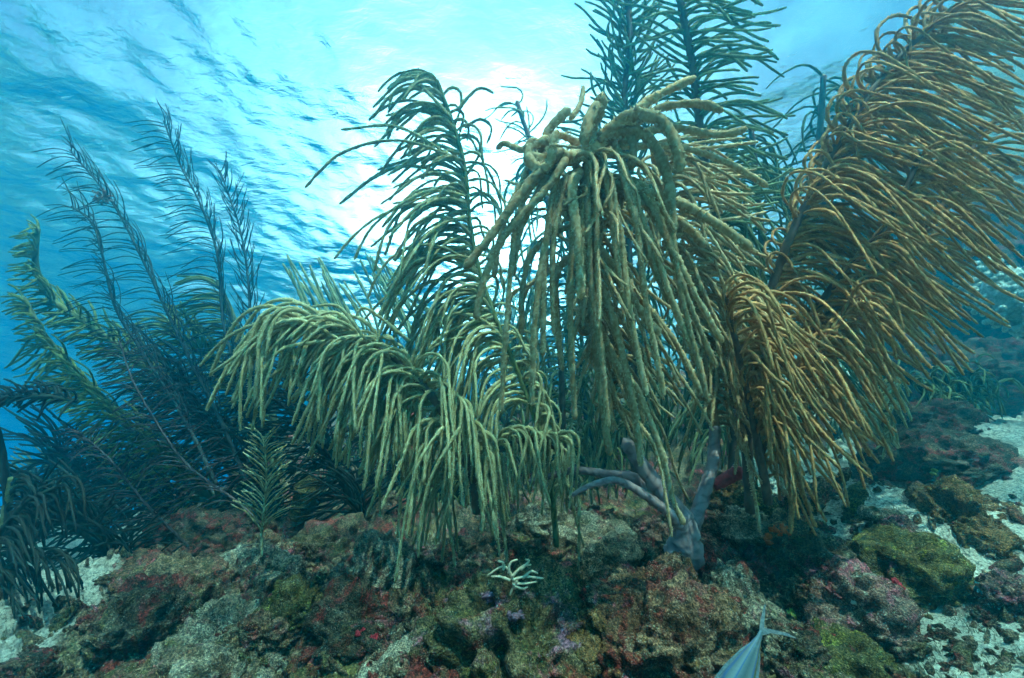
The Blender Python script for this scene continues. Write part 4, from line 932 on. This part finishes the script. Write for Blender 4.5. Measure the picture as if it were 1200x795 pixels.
def small_things():
    # white branching coral on the lilac mound
    p, d = surf(600, 678); d -= .035; b = P(628, 684, d)
    r = root('finger_coral', 'small bone white branching coral spread flat on the lilac mound', 'coral', b)
    wm = plain('white_coral', (.72, .58, .40), .7, .2, bump=.002)
    for pts in ([(604, 690), (600, 676), (590, 664), (572, 674)], [(600, 676), (612, 664), (622, 662)], [(596, 672), (598, 660), (606, 656)], [(600, 680), (616, 676), (636, 678)],
                [(600, 684), (616, 684), (628, 682)], [(598, 680), (586, 676), (576, 676)], [(590, 668), (590, 660), (584, 658)], [(606, 680), (600, 692), (598, 698)],
                [(612, 678), (622, 670), (630, 672)], [(610, 668), (620, 658), (616, 656)], [(602, 686), (612, 690), (618, 688)]):
        q = smooth_path([(x, y, d + .0015 * i) for i, (x, y) in enumerate(pts)], 14); w = P(q[:, 0], q[:, 1], q[:, 2])
        v, qd, t, pp = tube(w, np.linspace(1.8, 1.0, 14) / FPX * d, 7, .2)
        add('branch', mesh_from('branch', v - w[0], qd, t, wm, attr={'polyp': pp}), r, w[0] - b)
    # stubby tube sponge left of centre
    p, d = on_ground(345, 632); b = P(340, 632, d)
    r = root('tube_sponge', 'stubby upright sponge, olive on top and crimson at its foot, left of centre', 'sponge', b)
    def lump_tube(pts, r0, r1, mt, name, rough=.16):
        q = smooth_path(pts, 26); w = P(q[:, 0], q[:, 1], q[:, 2]); v, qd, t, pp = tube(w, np.linspace(r0, r1, 26) / FPX * d, 18, rough)
        add(name, mesh_from(name, v - w[0], qd, t, mt, attr={'polyp': pp}), r, w[0] - b)
    lump_tube([(335, 640, d), (342, 622, d), (350, 604, d)], 13, 10, ROCK_MATS['red'], 'foot')
    lump_tube([(350, 606, d), (357, 590, d), (362, 570, d)], 11, 14, ROCK_MATS['green'], 'tube')
    # dead coral branches lying right of the trunk
    for lab, pts, rr, mt in (('pale green dead coral stick standing up from the rubble right of centre', [(995, 622), (1000, 595), (1006, 572)], 8, 'green'),
                             ('pale dead coral stick lying flat beside the upright one', [(1010, 600), (1035, 604), (1058, 606)], 7, 'pale'),
                             ('maroon dead coral stick running down towards the green boulder', [(925, 606), (960, 618), (992, 632)], 6, 'red'),
                             ('dark dead coral stick slanting across the rubble below the brown fringe', [(958, 600), (978, 575), (992, 552)], 5, 'dark')):
        p, d = surf(*pts[1]); d -= .03
        q = smooth_path([(x, y, d) for x, y in pts], 22); w = P(q[:, 0], q[:, 1], q[:, 2]); v, qd, t, pp = tube(w, rr / FPX * d, 12, .22)
        add('dead_coral_branch', mesh_from('dead_coral_branch', v - w[0], qd, t, ROCK_MATS[mt], attr={'polyp': pp}), None, w[0], label=lab, category='dead coral')
    def blob(name, lab, cat, px, py, w, h, mt, k, off=.03):
        v, f = rock_shape(k + 80, ICO4, .6, .2); p, d = surf(px, py); d += .2 * (w + h) / 2 / FPX * d
        s = np.array([w, (w + h) / 2, h]) / 2 / FPX * d
        return add(name, mesh_from(name, v / np.abs(v).max(0) * s * [1, .6, 1], None, f, mt), None, P(px, py, d), label=lab, category=cat)
    om = plain('orange_sponge', (.80, .12, .015), .6, bump=.004, bscale=90)
    rm = plain('crimson_sponge', (.42, .015, .03), .55, bump=.004, bscale=80)
    mg = plain('magenta_crust', (.22, .02, .045), .7, bump=.004, bscale=70)
    lm = plain('lime_coral', (.55, .52, .10), .7, bump=.005, bscale=120)
    pk = plain('pink_crust', (.30, .11, .13), .7, bump=.004, bscale=90)
    tl = plain('teal_sponge', (.01, .14, .17), .6, bump=.004, bscale=90)
    wh = plain('white_lump', (.75, .66, .55), .7, bump=.004, bscale=90)
    for a in (('encrusting_sponge', 'bright orange sponge right of the lime yellow coral', 'sponge', 916, 626, 30, 24, om, 1),
              ('encrusting_sponge', 'small orange sponge lobe just left of the fish free rubble', 'sponge', 903, 634, 16, 18, om, 2),
              ('encrusting_sponge', 'left one of two crimson ball sponges', 'sponge', 424, 742, 16, 16, rm, 3),
              ('encrusting_sponge', 'right and larger one of two crimson ball sponges', 'sponge', 437, 750, 18, 17, rm, 4),
              ('encrusting_sponge', 'magenta crust on the crimson and ochre boulder', 'sponge', 735, 712, 44, 30, mg, 5, .085),
              ('encrusting_sponge', 'dark red sponge hiding in the crevice beside the green boulder', 'sponge', 1052, 688, 16, 20, rm, 6, .08),
              ('encrusting_sponge', 'pink patch of crust on top of the green and pink boulder', 'sponge', 1052, 664, 24, 14, pk, 7, .10),
              ('encrusting_sponge', 'rosy crust above the dark cavity', 'sponge', 986, 694, 36, 30, plain('rosy_crust', (.26, .06, .06), .7, bump=.004, bscale=70), 8, .09),
              ('white_growth', 'small white growth beside the rosy crust', 'growth', 1002, 704, 12, 18, wh, 9, .115),
              ('encrusting_sponge', 'lilac crust at the left of the big lilac mound', 'sponge', 566, 700, 40, 22, plain('lilac_crust', (.17, .085, .14), .7, bump=.004, bscale=70), 10, .10),
              ('encrusting_sponge', 'larger lilac crust at the middle of the big lilac mound', 'sponge', 594, 722, 46, 20, plain('mauve_crust', (.17, .09, .13), .7, bump=.004, bscale=70), 11, .115),
              ('star_coral', 'round lime yellow coral on the knob right of the trunk', 'coral', 886, 588, 32, 22, lm, 12, .06),
              ('ball_sponge', 'dark teal ball at the edge of the pale sand slope', 'sponge', 1152, 692, 20, 20, tl, 13),
              ('star_coral', 'tiny yellow corals in the shadow right of the fish tail', 'coral', 928, 722, 14, 18, lm, 14),
              ('encrusting_sponge', 'pinkish lump by the long brown ledge', 'sponge', 1078, 640, 18, 14, pk, 15)):
        blob(*a)
    # red tube sponge behind the trunk
    d = 1.42; w = P(np.linspace(836, 866, 16), np.linspace(570, 553, 16), np.full(16, d)); v, qd, t, pp = tube(w, np.linspace(6, 8, 16) / FPX * d, 12, .1)
    add('tube_sponge', mesh_from('tube_sponge', v - w[0], qd, t, rm), None, w[0], label='deep red tube sponge poking out right of the trunk', category='sponge')
    # knobbly pale blue coral at the right edge
    km = plain('knobbly_coral', (.42, .50, .46), .8, bump=.01, bscale=60)
    for lab, px, py, w_, h_, d in (('pale blue green knobbly coral cut by the right edge', 1196, 350, 50, 90, 2.4), ('dim green knobbly coral just left of the pale one at the right edge', 1166, 340, 46, 70, 2.7)):
        b = P(px, py, d); iv, jf = ICO2
        r = root('knobbly_coral', lab, 'coral', b)
        cv, cf = rock_shape(91, ICO4, .2, .05); add('core', mesh_from('core', cv * np.array([w_ / 2, (w_ + h_) / 4, h_ / 2]) / FPX * d * .85, None, cf, km), r, (0, 0, 0))
        kme = [mesh_from('knob', iv * (1 + .12 * rng.normal(size=(len(iv), 1))) * 3.6 / FPX * d, None, jf, km) for _ in range(4)]
        for k in range(170):
            a, e = rng.uniform(0, 6.28), rng.normal(size=3); e /= np.linalg.norm(e)
            c = e * np.array([w_ / 2, (w_ + h_) / 4, h_ / 2]) / FPX * d * (.75 + .35 * rng.random())
            o = add('knob', kme[k % 4], r, c); o.scale = [rng.uniform(.7, 1.3)] * 3
    # small branching coral on the dark knoll, right
    p, d = on_ground(1118, 560); b = P(1120, 566, d - .05); J = Join()
    r = root('branching_coral', 'small olive branching coral in front of the dark round knoll', 'coral', b)
    for k in range(26):
        a = rng.uniform(20, 160); q = branch_path((1120 + rng.uniform(-16, 16), 566, d - .05), a, a + rng.normal() * 20, rng.uniform(12, 22), wob=20, n=8)
        w = P(q[:, 0], q[:, 1], q[:, 2]); v, qd, t, pp = tube(w, 2.0 / FPX * d, 6, .2)
        add('branch', mesh_from('branch', v - w[0], qd, t, M_GREEN, attr={'polyp': pp}), r, w[0] - b)
small_things()

def fish():
    """slender silver fish swimming down out of the frame, forked tail up"""
    d = .50; tail = P(893, 740, d); head = P(820, 895, d - .04)
    ax = head - tail; Lb = np.linalg.norm(ax); ax /= Lb
    side0 = P(893, 735, d - .2) - tail; side = side0 - ax * (side0 @ ax); side /= np.linalg.norm(side)   # across the flat body, towards the lens
    up = np.cross(side, ax)                                                                              # depth direction of the body
    r = root('fish', 'slim silver fish with blue edged stripes diving out of the bottom edge, tail up', 'fish', (tail + head) / 2)
    o = (tail + head) / 2
    n, ns = 60, 20; t = np.linspace(0, 1, n)
    hgt = np.interp(t, [0, .06, .2, .4, .6, .8, .93, 1], [.014, .020, .055, .10, .12, .11, .06, .012]) * Lb
    wid = np.interp(t, [0, .06, .2, .4, .6, .8, .93, 1], [.012, .018, .036, .055, .06, .055, .035, .006]) * Lb
    a = np.linspace(0, 2 * math.pi, ns, endpoint=False)
    V = (tail + np.outer(t * Lb, ax) - o)[:, None, :] + (np.cos(a)[None, :, None] * hgt[:, None, None]) * up + (np.sign(np.sin(a)) * np.abs(np.sin(a)) ** 1.2)[None, :, None] * wid[:, None, None] * side
    q = []; i = np.arange(n - 1)[:, None] * ns; j = np.arange(ns)[None, :]; j2 = (j + 1) % ns
    q = np.stack([i + j, i + j2, i + ns + j2, i + ns + j], -1).reshape(-1, 4)
    hcoord = np.tile(np.cos(a), n); m, nt, out = new_mat('fish_skin')
    at = N(nt, 'ShaderNodeAttribute', attribute_name='height')
    S, B, G, Yl = (.20, .23, .22), (.08, .16, .34), (.11, .13, .13), (.22, .20, .08)
    cc = ramp(nt, at.outputs['Fac'], [(0, S), (.08, B), (.15, S), (.32, (.30, .33, .32)), (.38, B), (.42, S), (.60, G), (.80, S), (.88, B), (.93, Yl), (1, Yl)])
    pb = N(nt, 'ShaderNodeBsdfPrincipled', Roughness=.32, Metallic=.25); nt.links.new(cc, pb.inputs['Base Color'])
    v = N(nt, 'ShaderNodeTexVoronoi', Scale=260.0); tcn = nt.nodes.new('ShaderNodeTexCoord'); nt.links.new(tcn.outputs['Object'], v.inputs['Vector'])
    bp = N(nt, 'ShaderNodeBump', Strength=.35, Distance=.001); nt.links.new(v.outputs['Distance'], bp.inputs['Height']); nt.links.new(bp.outputs[0], pb.inputs['Normal']); nt.links.new(pb.outputs[0], out.inputs['Surface'])
    add('body', mesh_from('body', V.reshape(-1, 3), q, None, m, attr={'height': hcoord * .5 + .5}), r, (0, 0, 0))
    fm = plain('fish_fin', (.20, .24, .25), .5, bump=.001, bscale=300)
    def fin(name, outline, th=.0016):
        # outline in (along, across) fractions of body length, a thin solid plate
        pts = [tail - o + ax * (x * Lb) + up * (y * Lb) for x, y in outline]; k = len(pts)
        vv = np.array([p + side * th for p in pts] + [p - side * th for p in pts])
        bm = bmesh.new(); bv = [bm.verts.new(p) for p in vv]
        bm.faces.new(bv[:k]); bm.faces.new(bv[k:][::-1])
        for j in range(k): bm.faces.new([bv[j], bv[(j + 1) % k], bv[k + (j + 1) % k], bv[k + j]])
        bmesh.ops.triangulate(bm, faces=bm.faces[:]); me = bpy.data.meshes.new(name); bm.to_mesh(me); bm.free(); me.materials.append(fm)
        add(name, me, r, (0, 0, 0))
    s = 1 if (up @ cR) > 0 else -1
    fin('tail_fin', [(.02, s * .014), (-.03, s * .05), (-.08, s * .13), (-.115, s * .20), (-.10, s * .13), (-.05, s * .035), (-.03, s * .005), (-.06, -s * .008), (-.13, -s * .03), (-.20, -s * .055), (-.14, -s * .05), (-.06, -s * .035), (.01, -s * .016)], .0007)
    fin('dorsal_fin', [(.10, -s * .012), (.2, -s * .03), (.4, -s * .07), (.6, -s * .09), (.66, -s * .11), (.55, -s * .138), (.4, -s * .12), (.2, -s * .068), (.12, -s * .035)], .0004)
    fin('anal_fin', [(.10, s * .012), (.2, s * .03), (.4, s * .07), (.5, s * .09), (.54, s * .105), (.48, s * .125), (.35, s * .11), (.2, s * .068), (.12, s * .035)], .0004)
    em = plain('fish_eye', (.02, .02, .02), .2, .6)
    for sg in (-1, 1):
        bm = bmesh.new(); bmesh.ops.create_uvsphere(bm, u_segments=16, v_segments=10, radius=.028 * Lb); me = bpy.data.meshes.new('eye'); bm.to_mesh(me); bm.free(); me.materials.append(em)
        add('eye', me, r, tail - o + ax * Lb * .9 + side * sg * .03 * Lb - up * s * .02 * Lb)
fish()
